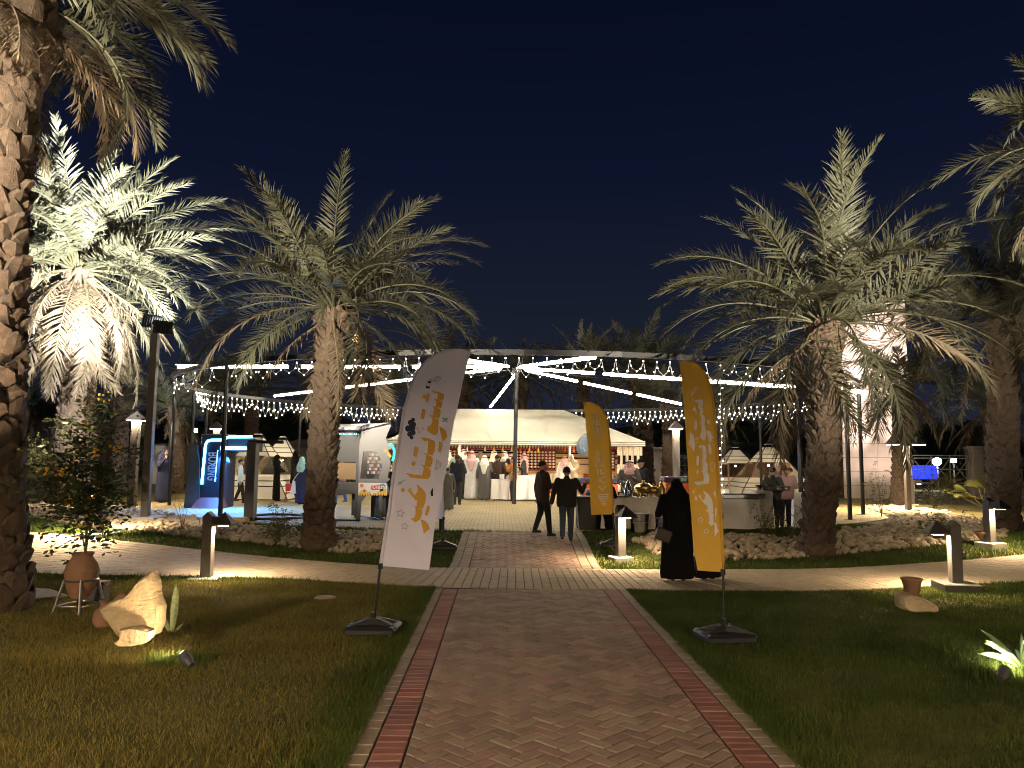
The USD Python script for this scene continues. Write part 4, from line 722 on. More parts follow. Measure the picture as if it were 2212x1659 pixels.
def fence_run(xs, Y, z0, H, lab):
    t = thing('iron_fence', lab, 'fence', (0, 0, 0)); r = .024; z1 = z0 + H; rods = []
    x0, x1 = xs
    for z in (z0 + .06, z0 + H * .36, z0 + H * .68, z1 - .12, z1): obj('rail', cyl((x0, Y, z), (x1, Y, z), r, 5), M['fence_paint'], t)
    n = max(1, int((x1 - x0) / .8)); w = (x1 - x0) / n
    for k in range(n + 1): obj('upright', cyl((x0 + k * w, Y + .01, z0 - .1), (x0 + k * w, Y + .01, z1), r, 5), M['fence_paint'], t)
    for k in range(n):
        a, b = x0 + k * w, x0 + (k + 1) * w
        for p, q in (((a, z0 + .06), (b, z0 + H * .36)), ((a, z0 + H * .36), (b, z0 + .06)), ((a, z0 + H * .36), (b, z1 - .12)), ((a, z1 - .12), (b, z0 + H * .36))): obj('diagonal', cyl((p[0], Y - .01, p[1]), (q[0], Y - .01, q[1]), r * .8, 5), M['fence_paint'], t)
Yf = G(2040, 1082)[1] + 2; zf = .27
fx = lambda px: at(px, 1000, Yf)[0]
fence_run((fx(1972), fx(2092)), Yf, zf, at(2030, 984, Yf)[2] - zf, 'iron fence with crossed diagonals between monument wall and stone pillar'); fence_run((fx(2124), fx(2330)), Yf, zf, at(2030, 984, Yf)[2] - zf, 'iron fence right of the stone pillar, behind the right palm')
fence_run((at(1415, 1000, 50)[0], at(1545, 1000, 50)[0]), 50, .27, 1.9, 'distant iron fence behind the orange cool boxes')
def pillar(x, Y, w, h, lab):
    t = thing('stone_pillar', lab, 'pillar', (x, Y, .2)); obj('shaft', bx(-w, w, -w, w, 0, h, .01), M['wall'], t); obj('cap', bx(-w - .06, w + .06, -w - .06, w + .06, h + .003, h + .12, .02), M['wall'], t)
pillar(fx(2108), Yf, .30, at(2108, 965, Yf)[2] - .3, 'stone fence pillar with a flat cap on the right'); pillar(at(1420, 1000, 50)[0], 50, .35, 2.4, 'stone fence pillar behind the man with black cap'); pillar(at(1790, 1000, 38)[0], 38, .35, 2.2, 'stone pillar just left of the monument wall'); pillar(at(715, 1000, 42)[0], 42, .4, 1.7, 'low stone pillar behind the left teepees')
def backlamp(px, py, Y, m, r, label, pw=0, col=WARM, box=False):
    p = at(px, py, Y); t = thing('far_lamp', label, 'lamp', p); obj('pole', cyl((0, 0, -p[2]), (0, 0, -.05), .045, 6), M['dark_metal'], t); obj('lens', bx(-r * 1.4, r * 1.4, -.04, .04, -r, r, .01) if box else TC.icosphere(2, r), m, t)
    if pw: lamp(t, 'sphere', (0, -r - .1, 0), pw, col, r=.06)
backlamp(2024, 997, 44, M['white_glow'], .24, 'dazzling white floodlight beyond the iron fence', 150, COOL); backlamp(2060, 994, 45, M['white_glow'], .12, 'small square white lamp right of the dazzling floodlight', 0, COOL, True)
backlamp(769, 731, 46, M['amber_glow'], .24, 'round amber globe lamp high behind the leaning palm', 60, (1, .6, .25)); backlamp(2114, 957, 70, M['red_glow'], .24, 'red signal lamp above the fence pillar'); backlamp(2132, 974, 70, M['red_glow'], .20, 'lower red signal lamp right of the fence pillar'); backlamp(419, 930, 38, M['lens_warm'], .12, 'small boxy white lamp left of the boxing machine', 0, WARM, True)
backlamp(1990, 965, 72, M['white_glow'], .10, 'tiny white far lamp above the iron fence'); backlamp(2196, 975, 72, M['lens_warm'], .12, 'tiny yellow far lamp right of the right palm')
sg = thing('blue_sign', 'glowing blue panel seen low through the iron fence', 'sign', at(1998, 1020, 60)); obj('panel', bx(-1.1, 1.1, 0, .1, -.55, .55, .02), glow('blue_panel', (.03, .06, 1), 1.6), sg); obj('post', cyl((0, .05, -2.5), (0, .05, -.5), .06, 6), M['dark_metal'], sg)
for px, Y, wd, h, lab in ((1640, 64, 11, 6.0, 'dark far hedge behind the right teepees'), (2050, 66, 13, 6.2, 'dark far tree mass beyond the iron fence'), (1440, 66, 11, 6.0, 'dark far hedge right of the tent'), (600, 62, 15, 6.5, 'dark far hedge behind the left teepees'), (150, 60, 17, 6.5, 'dark far hedge behind the floodlit palm'), (1080, 64, 18, 6.0, 'dark far hedge behind the big tent')):
    p = at(px, 1000, Y); n = 11000; P = R.normal(0, 1, (n, 3)); P /= np.linalg.norm(P, axis=1)[:, None]; P *= R.uniform(.55, 1.06, n)[:, None] ** .6 * np.array([wd, 2.2, h]); P[:, 2] = np.abs(P[:, 2]) * (.75 + .4 * meshkit.noise(P * .45)); P += [p[0], Y, .2]
    core = TC.icosphere(4, 1.0); cv = core.vertices * (1 - .35 * meshkit.fbm(core.vertices * 5 + px, 4))[:, None] * [wd * .95, 2.0, h * .98] * [1, 1, 1]; cv[:, 2] = np.maximum(cv[:, 2], -.3); cv += [p[0], Y + .5, .2]
    e, f = R.normal(0, .09, (n, 3)), R.normal(0, .09, (n, 3)); g = obj('far_hedge', [trimesh.Trimesh(np.stack([P, P + e, P + f], 1).reshape(-1, 3), np.arange(3 * n).reshape(-1, 3), process=False), trimesh.Trimesh(cv, core.faces, process=False)], M['leaf'], kind='stuff'); tag(g, lab, 'hedge')
def cabin(px0, px1, py, Y, roof, lab):
    x0, x1 = at(px0, py, Y)[0], at(px1, py, Y)[0]; h = at(px0, py, Y)[2]; t = thing('low_pavilion', lab, 'pavilion'); obj('wall', bx(x0, x1, Y, Y + 3, .2, h - .25), M['wall'], t); obj('roof', hullp([(x0 - .3, Y - .3, h - .25), (x1 + .3, Y - .3, h - .25), (x0 - .3, Y + 3.3, h - .25), (x1 + .3, Y + 3.3, h - .25), (x0 + .8, Y + 1.5, h - .25 + roof), (x1 - .8, Y + 1.5, h - .25 + roof)]), mat('pavilion_roof_%d' % px0, (.30, .25, .2), .9, .1), t)
cabin(330, 560, 952, 44, .2, 'low beige pavilion behind the woman in navy'); cabin(600, 800, 958, 46, .55, 'low beige canvas pavilion behind the leaning palm'); cabin(55, 200, 900, 48, .3, 'dark low pavilion behind the floodlit palm on the left')
# ---------------------------------------------------------------- machines
def boxing_machine():
    b = G(420, 1100); Y = b[1] + .2; s = pxh(Y); g = .27; X = lambda px: at(px, 1000, Y)[0]; Z = lambda py: at(450, py, Y)[2]
    t = thing('boxing_machine', 'boxing arcade machine outlined in blue neon light', 'arcade machine'); x0, x1, xr = X(432), X(487), X(548)
    zt, zb = Z(937), Z(1098)
    obj('cabinet', bx(x0, x1, Y, Y + .9, zb, zt, .03), M['plastic_blue'], t); obj('side_panel', hullp([(X(403), Y - .05, zb), (X(436), Y - .05, zb), (x0, Y - .05, Z(1000)), (x0 - .12, Y - .05, Z(960)), (X(410), Y - .05, Z(960)), (X(403), Y + .8, zb), (x0, Y + .8, zb), (X(410), Y + .8, Z(960)), (x0, Y + .8, Z(960))]), M['plastic_grey'], t)
    obj('foot_plate', hullp([(x0 - .1, Y - .35, zb - .02), (x1 + .05, Y - .35, zb - .02), (x0, Y, zb + .32), (x1, Y, zb + .32), (x0 - .1, Y + .3, zb - .02), (x1 + .05, Y + .3, zb - .02)]), mat('machine_red', (.16, .03, .03), .5, .1), t)
    obj('head_box', bx(x1 + .003, xr, Y + .05, Y + .85, Z(975), Z(946), .03), M['plastic_blue'], t)
    pts = [(439, 1046), (441, 1000), (443, 960), (447, 953), (455, 951), (480, 950), (486, 946), (494, 943.5), (543, 942.5)]
    P = np.array([(X(a), Y - .03, Z(c)) for a, c in pts]); obj('neon_tube', tube(P, .042, 8), M['blue_glow'], t); obj('neon_tube', cyl((X(476), Y - .03, Z(968)), (X(538), Y - .03, Z(968)), .045, 8), glow('blue_white', (.25, .6, 1), 26), t)
    obj('neon_tube', cyl((X(470), Y - .03, Z(972)), (X(467), Y - .03, Z(1040)), .010, 6), M['blue_glow'], t)
    m = T(meshkit.text_mesh('BOXING', .27, .006, True), (0, 0, 0)); m.vertices = np.c_[m.vertices[:, 1] + X(450), -m.vertices[:, 2] + Y - .004, Z(976) - m.vertices[:, 0] * .86 * (Z(976) - Z(1038)) / (m.vertices[:, 0].max() * .86)]; obj('lettering', m, glow('sign_blue', (.22, .35, .75), .8), t)
    lamp(t, 'rect', ((X(443) + x1) / 2, Y - .12, Z(990)), 120, (.05, .30, 1), w=.5, h=1.2, aim=(.6, -.5, -.62)); lamp(t, 'rect', (X(520), Y - .1, Z(976)), 70, (.05, .32, 1), w=.9, h=.1, aim=(.5, -.5, -1))
boxing_machine()
def frame_game():   # black frame of a second game, between the boxing machine and the arcade
    b = G(545, 1128); Y = b[1]; X = lambda px: at(px, 1000, Y)[0]; Z = lambda py: at(560, py, Y)[2]; t = thing('target_game_frame', 'tall black goal-like game frame with a round base ring', 'game frame')
    obj('upright', bx(X(531), X(551), Y, Y + .3, Z(1128) , Z(954), .01), M['plastic_grey'], t); obj('crossbar', bx(X(531), X(608), Y + .05, Y + .15, Z(958), Z(951)), M['iron'], t); obj('base_block', bx(X(514), X(545), Y - .25, Y + .05, Z(1130), Z(1116), .02), M['wood'], t)
    a = np.linspace(0, 2 * PI, 49); obj('base_ring', tube(np.c_[X(575) + .75 * np.cos(a), Y + .9 + .75 * np.sin(a), np.full(49, .34)], .035, 6), M['plastic_black'], t)
frame_game()
def basket_machine():
    Y = G(775, 1128)[1]; s = pxh(Y); X = lambda px: at(px, 1000, Y)[0]; Z = lambda py: at(780, py, Y)[2]; t = thing('basketball_machine', 'black basketball arcade machine with sloping roof and cartoon side panel', 'arcade machine')
    # side wall facing the camera, with a big round cut-out; depth runs away to the left and back
    D = 1.1; side = Polygon([(X(775), Z(1095)), (X(775), Z(930)), (X(782), Z(917)), (X(838), Z(912)), (X(843), Z(918)), (X(832), Z(945)), (X(838), Z(960)), (X(852), Z(965)), (X(851), Z(985)), (X(838), Z(1030)), (X(845), Z(1037)), (X(845), Z(1066)), (X(828), Z(1068)), (X(828), Z(1122)), (X(822), Z(1122)), (X(820), Z(1070)), (X(795), Z(1068)), (X(782), Z(1085)), (X(781), Z(1126)), (X(772), Z(1126))]).buffer(0)
    hole = shapely.union_all([Polygon([(X(779), Z(1034)), (X(784), Z(975)), (X(812), Z(974)), (X(822), Z(990)), (X(826), Z(1010)), (X(818), Z(1034))])])
    g = side.difference(hole); m = TC.extrude_polygon(g, .05, engine='earcut'); v = m.vertices; m.vertices = np.c_[v[:, 0], Y + v[:, 2], v[:, 1]]; obj('side_wall', m, mat('machine_black', (.022, .022, .026), .35, .1), t)
    m = TC.extrude_polygon(hole.buffer(.003), .012, engine='earcut'); v = m.vertices; m.vertices = np.c_[v[:, 0], Y + .02 + v[:, 2], v[:, 1]]; obj('window', m, M['pane'], t)
    xl = X(705); obj('front_frame', [bx(xl, X(772), Y + .1, Y + .16, Z(998), Z(934)), bx(xl, X(772), Y + .1, Y + .2, Z(1060), Z(1042)), bx(X(768), X(777), Y + .06, Y + .14, Z(1120), Z(930))], M['iron'], t)
    obj('score_board', bx(X(712), X(768), Y + .07, Y + .1, Z(1036), Z(1000)), M['wood'], t)
    obj('roof', hullp([(xl, Y - .02, Z(928)), (X(776), Y - .02, Z(929)), (X(840), Y - .02, Z(913)), (X(840), Y + .06, Z(915)), (X(770), Y + 1.3, Z(912)), (xl, Y + 1.3, Z(912)), (xl, Y, Z(932)), (X(776), Y, Z(933))]), mat('blue_sheet', (.05, .055, .16), .3, .1), t)
    obj('roof_trim', tube([(xl, Y - .03, Z(929)), (X(776), Y - .03, Z(930)), (X(840), Y - .03, Z(914))], .018, 6), M['steel'], t)
    for k, (px, c) in enumerate(zip(np.linspace(718, 770, 14), ['blue_glow', 'teal_glow', 'white_small'] * 5)): obj('roof_led', bx(X(px), X(px + 1.8), Y + .06, Y + .09, Z(939), Z(937)), M[c] if c in M else glow('white_small_%d' % k, (.6, .8, 1), 4), t)
    pts = [(840, 958), (847, 962), (851, 972), (851, 985), (848, 995)]; obj('teal_neon', tube([(X(a), Y - .02, Z(b)) for a, b in pts], .03, 6), M['teal_glow'], t)
    pn = obj('panel', bx(X(776), X(838), Y - .02, Y - .002, Z(1070), Z(1043)), M['paper'], t); mm = {'r': M['red'], 'y': mat('comic_yellow', (.8, .5, .06), .6, .05), 'b': mat('comic_blue', (.05, .3, .6), .6, .05), 'k': M['print_navy'], 'o': M['orange']}
    def art(P, c, d): g = Polygon([(X(a), Z(b)) for a, b in P]) if isinstance(P, list) else P; m = TC.extrude_polygon(g.buffer(0), .003, engine='earcut'); v = m.vertices; m.vertices = np.c_[v[:, 0], Y - .022 - d - v[:, 2], v[:, 1]]; obj('cartoon_print', m, mm[c], pn)
    art([(777, 1070), (777, 1064), (783, 1058), (787, 1063), (792, 1057), (797, 1064), (801, 1060), (804, 1070)], 'y', 0); art([(806, 1070), (808, 1063), (814, 1066), (822, 1060), (826, 1053), (832, 1057), (836, 1050), (837, 1070)], 'y', 0); art([(822, 1045), (831, 1044), (835, 1050), (832, 1058), (822, 1062), (824, 1052)], 'b', 0); art([(805, 1048), (826, 1046), (829, 1052), (826, 1057), (806, 1059), (802, 1054)], 'r', .002)
    art(Point(X(783), Z(1049)).buffer(.045), 'o', .001); art([(785, 1060), (789, 1056), (793, 1061), (789, 1064)], 'r', .004)
    for k in range(10): art([(779 + k * 5.6, 1070), (780.2 + k * 5.6, 1065), (781.4 + k * 5.6, 1070)], 'k', .003)
    m = meshkit.text_mesh('Crazy', .085, .003, True); v = m.vertices; m.vertices = np.c_[v[:, 0] + X(806), -v[:, 2] + Y - .03, v[:, 1] + Z(1055)]; obj('lettering', m, M['paper'], pn)
    art([(838, 970), (844, 968), (849, 972), (849, 982), (845, 987), (840, 980)], 'r', -.02); art([(826, 972), (833, 970), (840, 978), (846, 984), (843, 988), (837, 983), (836, 977)], 'y', -.018)
    sc = thing('game_screen', 'bright game shelves seen through the arcade machine window', 'screen'); Y2 = Y + .9
    for k in range(6):
        for j in range(7):
            c = [(1, .75, .4), (1, .9, .7), (.9, .2, .12), (1, .6, .25), (.8, .85, 1)][(k * 3 + j * 2) % 5]; obj('lit_tile', bx(X(780 + j * 4.6), X(783.8 + j * 4.6), Y2, Y2 + .03, Z(985 + k * 8), Z(979 + k * 8)), glow('tile_%d_%d' % (k, j), c, [.15, .5, .9][(k + j) % 3]), sc)
    obj('panel', bx(X(779), X(826), Y2 + .035, Y2 + .08, Z(1035), Z(974)), M['iron'], sc); obj('stand', bx(X(790), X(815), Y2 + .04, Y2 + .2, .25, Z(1030)), M['iron'], sc)
    obj('leg', bx(X(745), X(752), Y + 1.0, Y + 1.08, Z(1120), Z(1055)), M['iron'], t); obj('ball_chute', hullp([(xl, Y + .12, Z(1050)), (X(772), Y + .12, Z(1050)), (xl, Y + .12, Z(1074)), (X(772), Y + .12, Z(1066)), (xl, Y + 1, Z(1045)), (X(772), Y + 1, Z(1045))]), M['plastic_black'], t)
    obj('floor_bar', [cyl((X(700), Y + .1, Z(1124)), (X(780), Y, Z(1124)), .02, 6), cyl((X(752), Y + 1, Z(1120)), (X(826), Y + .05, Z(1121)), .02, 6)], M['iron'], t)
    for px in (776, 825, 750): obj('caster', cyl((X(px), Y - .02, Z(1129)), (X(px), Y + .03, Z(1129)), .035, 10), M['plastic_black'], t)
    bxn = thing('blue_crate', 'dark blue wheeled crate beneath the arcade machine', 'crate'); obj('body', bx(X(806), X(850), Y + .5, Y + 1.1, .35, Z(1070), .03), M['plastic_blue'], bxn); obj('lid', bx(X(804), X(852), Y + .48, Y + 1.12, Z(1070) + .003, Z(1064), .02), M['plastic_blue'], bxn)
    for px in (810, 846): obj('wheel', cyl((X(px), Y + .49, .32), (X(px), Y + .55, .32), .05, 10), M['plastic_black'], bxn)
basket_machine()
# ---------------------------------------------------------------- tables and what stands on them
def draped_table(x0, x1, y0, y1, z0, z1, label, seed, m='table_cloth'):
    t = thing('table', label, 'table', (0, 0, 0)); r = np.random.default_rng(seed); loop = []
    per = [(x0, y0), (x1, y0), (x1, y1), (x0, y1)]; L = [x1 - x0, y1 - y0] * 2
    for k in range(4):
        n = max(6, int(L[k] / .035)); loop += [np.array(per[k]) + (np.array(per[(k + 1) % 4]) - per[k]) * i / n for i in range(n)]
    loop = np.array(loop); n = len(loop); c = loop.mean(0); nrm = loop - np.clip(loop, [x0 + .05, y0 + .05], [x1 - .05, y1 - .05]); nrm /= np.linalg.norm(nrm, axis=1)[:, None] + 1e-9
    s = np.arange(n) / n * 2 * PI; fold = sum(a * np.sin(s * k + r.uniform(0, 6)) for a, k in ((.5, int(n / 14)), (.35, int(n / 9)), (.3, int(n / 23)), (.3, int(n / 31))))
    v = []; lv = np.linspace(0, 1, 7)
    for q in lv: p = loop + nrm * ((.012 + .055 * q * (.6 + fold * .55))[:, None] if np.ndim(fold) else .02); v.append(np.c_[p, np.full(n, z1 - (z1 - z0 - .06) * q + .008 * np.sin(s * 5) * q)])
    v = np.vstack(v + [[[c[0], c[1], z1 + .004]]]); i = np.arange(n); j = (i + 1) % n; f = [np.c_[i, j, np.full(n, 7 * n)]] + [np.vstack([np.c_[i + n * q + n, j + n * q + n, j + n * q], np.c_[i + n * q + n, j + n * q, i + n * q]]) for q in range(6)]
    obj('cloth', trimesh.Trimesh(v, np.vstack(f), process=False), M[m], t, smooth=35)
    for px, py in ((x0 + .08, y0 + .08), (x1 - .08, y0 + .08), (x1 - .08, y1 - .08), (x0 + .08, y1 - .08)): obj('leg', cyl((px, py, z0 - .02), (px, py, z1 - .03), .018, 6), M['iron'], t)
def put(name, label, cat, parts, loc, group=None, rz=0, sc=1):
    t = thing(name, label, cat, loc, rz, group, scale=sc if sc != 1 else None)
    for nm, me, m in parts: obj(nm, me, M[m] if isinstance(m, str) else m, t, smooth=40)
    return t
g0 = .29
A = G(1060, 1083); Yt = A[1]; xa, xb = at(1062, 1060, Yt)[0], at(1182, 1060, Yt)[0]; zt = at(1100, 1036, Yt)[2]; draped_table(xa, xb, Yt, Yt + .8, g0, zt, 'long white draped table before the big tent', 1)
put('water_bottle', 'small clear water bottle at the left end of the table before the tent', 'bottle', [('body', lathe([(.0, 0), (.03, 0), (.032, .12), (.03, .16), (.012, .19), (.012, .21)], 12), 'glass'), ('cap', cyl((0, 0, .21), (0, 0, .225), .014, 10), 'paper')], (xa + .12, Yt + .2, zt + .006))
put('paper_box', 'upright white carton beside the bottle on the tent table', 'box', [('carton', bx(-.09, .09, -.06, .06, 0, .17, .004), 'paper'), ('lid', bx(-.095, .095, -.065, .065, .171, .185, .004), 'paper')], (xa + .38, Yt + .25, zt + .006)); put('sugar_house', 'small white box with a gabled top on the tent table', 'box', [('walls', bx(-.12, .12, -.07, .07, 0, .10, .004), 'paper'), ('gable', hullp([(-.13, -.08, .101), (.13, -.08, .101), (-.13, .08, .101), (.13, .08, .101), (-.05, 0, .17), (.05, 0, .17)]), 'paper')], (xa + .66, Yt + .3, zt + .006)); put('long_carton', 'long low white carton on the tent table', 'box', [('carton', bx(-.34, .34, -.1, .1, 0, .12, .006), 'paper'), ('lid', bx(-.35, .35, -.11, .11, .122, .15, .004), 'paper')], (xa + 1.3, Yt + .35, zt + .006))
B = G(1340, 1150); Yd = B[1] + .05; xd0, xd1 = at(1302, 1100, Yd)[0], at(1545, 1100, Yd)[0]; zd = at(1400, 1083, Yd)[2]; zd = .29 + .72; draped_table(xd0, xd1, Yd, Yd + .75, g0, zd, 'white draped coffee table with brass pots right of the small yellow flag', 2)
C = G(1640, 1151); Ye = C[1] + .05; xe0, xe1 = at(1556, 1100, Ye)[0], at(1642, 1100, Ye)[0]; draped_table(xe0, xe1, Ye, Ye + .8, g0, .29 + .70, 'grey-white draped food table behind the large yellow flag', 3, 'table_cloth')
draped_table(xe1 + .02, at(1678, 1100, Ye)[0], Ye + .3, Ye + 1.1, g0, .29 + .88, 'higher cream draped counter at the right of the food table', 4, 'cream')
potp = lathe([(0, 0), (.07, 0), (.085, .03), (.07, .07), (.075, .12), (.06, .19), (.04, .23), (.045, .25), (.03, .27), (.012, .30), (.016, .32), (0, .335)], 18)
def coffee_pot(x, m, lab, s=1.0, rz=0): put('coffee_pot', lab, 'coffee pot', [('body', potp, m), ('spout', tube([(.07, 0, .12), (.11, 0, .16), (.14, 0, .235), (.17, 0, .24)], [.02, .016, .012, .008], 8), m), ('handle', tube([(-.06, 0, .20), (-.12, 0, .21), (-.13, 0, .14), (-.075, 0, .07)], .009, 6), m)], (x, Yd + .25, zd + .006), None, rz, s)
X = lambda px: at(px, 1080, Yd + .25)[0]
def urn(x, lab, s=1): put('brass_warmer', lab, 'chafing dish', [('bowl', lathe([(.05, .06), (.16, .08), (.2, .14), (.19, .16), (0, .16)], 20), 'brass'), ('lid', lathe([(.195, .163), (.19, .2), (.12, .26), (.03, .28), (.02, .30), (.03, .32), (0, .335)], 20), 'brass'), ('stand', [cyl((.14 * math.cos(a), .14 * math.sin(a), 0), (.12 * math.cos(a), .12 * math.sin(a), .1), .012, 6) for a in (0.4, 1.9, 3.5, 5.0)], 'brass')], (x, Yd + .3, zd + .006), None, 0, s)
coffee_pot(X(1357), 'chrome', 'shiny ribbed silver coffee pot nearest the bollard on the coffee table', 1.25, 2.6); urn(X(1392), 'broad brass warmer in front of the man with black cap', 1.15); urn(X(1412), 'second brass warmer beside the broad one', .9); coffee_pot(X(1429), 'brass', 'tall brass coffee pot in the middle of the coffee table', 1.2, .4); coffee_pot(X(1447), 'brass', 'brass coffee pot near the woman in black', .8, 1.2); urn(X(1462), 'brass warmer with flat lid at the right of the coffee table', .85)
tr = put('date_tray', 'gilded tray of small cups on the coffee table', 'tray', [('tray', lathe([(0, .012), (.2, .012), (.23, .03), (.225, .034), (.19, .018), (0, .018)], 24), 'brass'), ('cup', [lathe([(.02, .02), (.035, .07), (.03, .07), (0, .03)], 10).apply_translation([.1 * math.cos(a), .1 * math.sin(a), 0]) for a in np.arange(6)], 'paper')], (X(1336), Yd + .22, zd + .006))
for k, px in enumerate(np.linspace(1375, 1470, 11)): put('tea_glass', 'small tea glass along the front edge of the coffee table', 'glass', [('body', lathe([(0, .003), (.022, .003), (.03, .09), (.027, .09), (.02, .008), (0, .008)], 10), 'glass'), ('tea', lathe([(0, .008), (.019, .008), (.024, .06), (0, .06)], 10), mat('tea', (.6, .3, .05), .2, .1) if k == 0 else '/World/Looks/tea')], (X(px), Yd + .09 + .03 * (k % 2), zd + .006), 'tea glasses on the coffee table') if k == 0 else put('tea_glass', 'small tea glass along the front edge of the coffee table', 'glass', [('body', lathe([(0, .003), (.022, .003), (.03, .09), (.027, .09), (.02, .008), (0, .008)], 10), 'glass')], (X(px), Yd + .09 + .03 * (k % 2), zd + .006), 'tea glasses on the coffee table')
def bucket(px, lab, r, h, m):
    put('bucket', lab, 'bucket', [('body', lathe([(0, .01), (r * .85, .01), (r, h), (r * .97, h), (r * .82, .02), (0, .02)], 20), M['pane']), ('water', lathe([(0, .025), (r * .8, .025), (r * .9, h * .55), (0, h * .55)], 20), m), ('rim', lathe([(r, h), (r * 1.06, h - .01), (r * 1.06, h + .015), (r * .97, h + .012)], 20), 'paper')], (at(px, 1100, Yd - .35)[0], Yd - .35, .29))
bucket(1381, 'wide cloudy plastic water bucket before the coffee table', .21, .42, mat('cloudy_water', (.55, .52, .36), .3, .05)); bucket(1430, 'narrow clear bucket half full of grey water before the coffee table', .15, .38, mat('grey_water', (.25, .25, .26), .3, .05))
wb = G(1268, 1147); put('waste_bin', 'dark grey wheeled waste bin beside the small yellow flag', 'waste bin', [('body', hullp([(-.22, -.22, .03), (.22, -.22, .03), (.22, .22, .03), (-.22, .22, .03), (-.29, -.27, .82), (.29, -.27, .82), (.29, .27, .82), (-.29, .27, .82)]), 'plastic_grey'), ('lid', bx(-.31, .31, -.29, .29, .823, .88, .02), 'plastic_black'), ('wheel', [cyl((-.24, .2, .05), (-.18, .2, .05), .06, 10), cyl((.18, .2, .05), (.24, .2, .05), .06, 10)], 'plastic_black')], (at(1268, 1140, wb[1] + .2)[0], wb[1] + .2, .27), sc=.86)
def cool_box(px0, px1, pyb, pyt, Y, lab):
    x0, x1 = at(px0, 1050, Y)[0], at(px1, 1050, Y)[0]; zb, zl, zt2 = at(px0, pyb, Y)[2], at(px0, pyt + 12, Y)[2], at(px0, pyt, Y)[2]; t = thing('cool_box', lab, 'cool box'); n = 4
    obj('body', bx(x0, x1, Y, Y + .7, zb, zl, .03), M['orange'], t)
    for k in range(n): obj('rib', bx(x0 + (x1 - x0) * (k + .3) / n, x0 + (x1 - x0) * (k + .45) / n, Y - .015, Y - .001, zb + .05, zl - .04), M['orange'], t)
    obj('lid', bx(x0 - .03, x1 + .03, Y - .03, Y + .73, zl + .003, zt2, .03), M['purple'], t); obj('lid_badge', bx((x0 + x1) / 2 - .07, (x0 + x1) / 2 + .1, Y - .036, Y - .031, zl + .03, zt2 - .03), M['print_teal'], t)
    obj('foot', [bx(a, a + .08, b, b + .08, .2, zb - .002) for a in (x0 + .05, x1 - .13) for b in (Y + .05, Y + .55)], M['plastic_black'], t)
Yc = 22.5; cool_box(1437, 1514, 1072, 1030, Yc, 'large orange cool box with purple lid right of the man with black cap'); cool_box(1254, 1335, 1068, 1033, Yc + 1.2, 'orange cool box with purple lid behind the small yellow flag')
def small_table(): 
    t = thing('side_table', 'small white table at the waste bin with a tissue pack', 'table', (at(1280, 1090, 17.8)[0], 17.8, .29)); obj('top', bx(-.4, .4, -.3, .3, .68, .71, .01), M['paper'], t); [obj('leg', cyl((a, b, 0), (a, b, .68), .018, 6), M['steel'], t) for a in (-.35, .35) for b in (-.25, .25)]
small_table(); put('tissue_pack', 'blue and white tissue pack on the small white table', 'tissue pack', [('base', bx(-.13, .13, -.07, .07, 0, .08, .02), mat('tissue_blue', (.04, .10, .4), .5, .1)), ('wrap', bx(-.11, .11, -.06, .06, .081, .17, .03), 'paper')], (at(1276, 1080, 17.75)[0], 17.75, 1.004))
def umbrella():
    c = at(1276, 962, 21.0); t = thing('parasol', 'tilted grey-blue parasol behind the small yellow flag', 'parasol', c); n = 16; rr = .42; Rm = trimesh.transformations.euler_matrix(.5, -.75, 0); m = mat('parasol_cloth', (.16, .22, .28), .6, .1, transl=.2)
    for k in range(n):
        a0, a1 = 2 * PI * k / n, 2 * PI * (k + 1) / n; v = [(rr * math.sin(u) * math.cos(a), rr * math.sin(u) * math.sin(a), rr * .8 * math.cos(u)) for u in np.linspace(0, 1.45, 6) for a in (a0 + .015, a1 - .015)]; f = [q for i in range(5) for q in ([2 * i, 2 * i + 2, 2 * i + 3], [2 * i, 2 * i + 3, 2 * i + 1])]
        obj('panel', trimesh.Trimesh(v, f, process=False).apply_transform(Rm), m, t); obj('rib', tube([(rr * math.sin(u) * math.cos(a0), rr * math.sin(u) * math.sin(a0), rr * .8 * math.cos(u)) for u in np.linspace(0, 1.45, 6)], .005, 4).apply_transform(Rm), M['steel'], t)
    e = (Rm @ [0, 0, -.55, 1])[:3]; obj('shaft', cyl((Rm @ [0, 0, rr * .85, 1])[:3], e, .012, 6), M['steel'], t); obj('stand', cyl(e, (e[0], e[1], .3 - c[2]), .018, 6), M['steel'], t); obj('foot', cyl((e[0], e[1], .27 - c[2]), (e[0], e[1], .33 - c[2]), .2, 16), M['plastic_black'], t)
umbrella()
def red_chair():
    p = G(628, 1086); t = thing('chair', 'small red plastic chair beside the right edge of the left teepees', 'chair', p, .3); obj('seat', bx(-.19, .19, -.19, .19, .33, .36, .012), M['red'], t); obj('backrest', bx(-.19, .19, .17, .20, .40, .66, .012), M['red'], t)
    for sx in (-1, 1):
        for sy in (-1, 1): obj('leg', cyl((sx * .22, sy * .2, 0), (sx * .16, sy * .15, .33), .014, 6), M['red'], t)
    for sx in (-1, 1): obj('back_post', cyl((sx * .15, .16, .35), (sx * .15, .185, .45), .014, 6), M['red'], t)
red_chair()
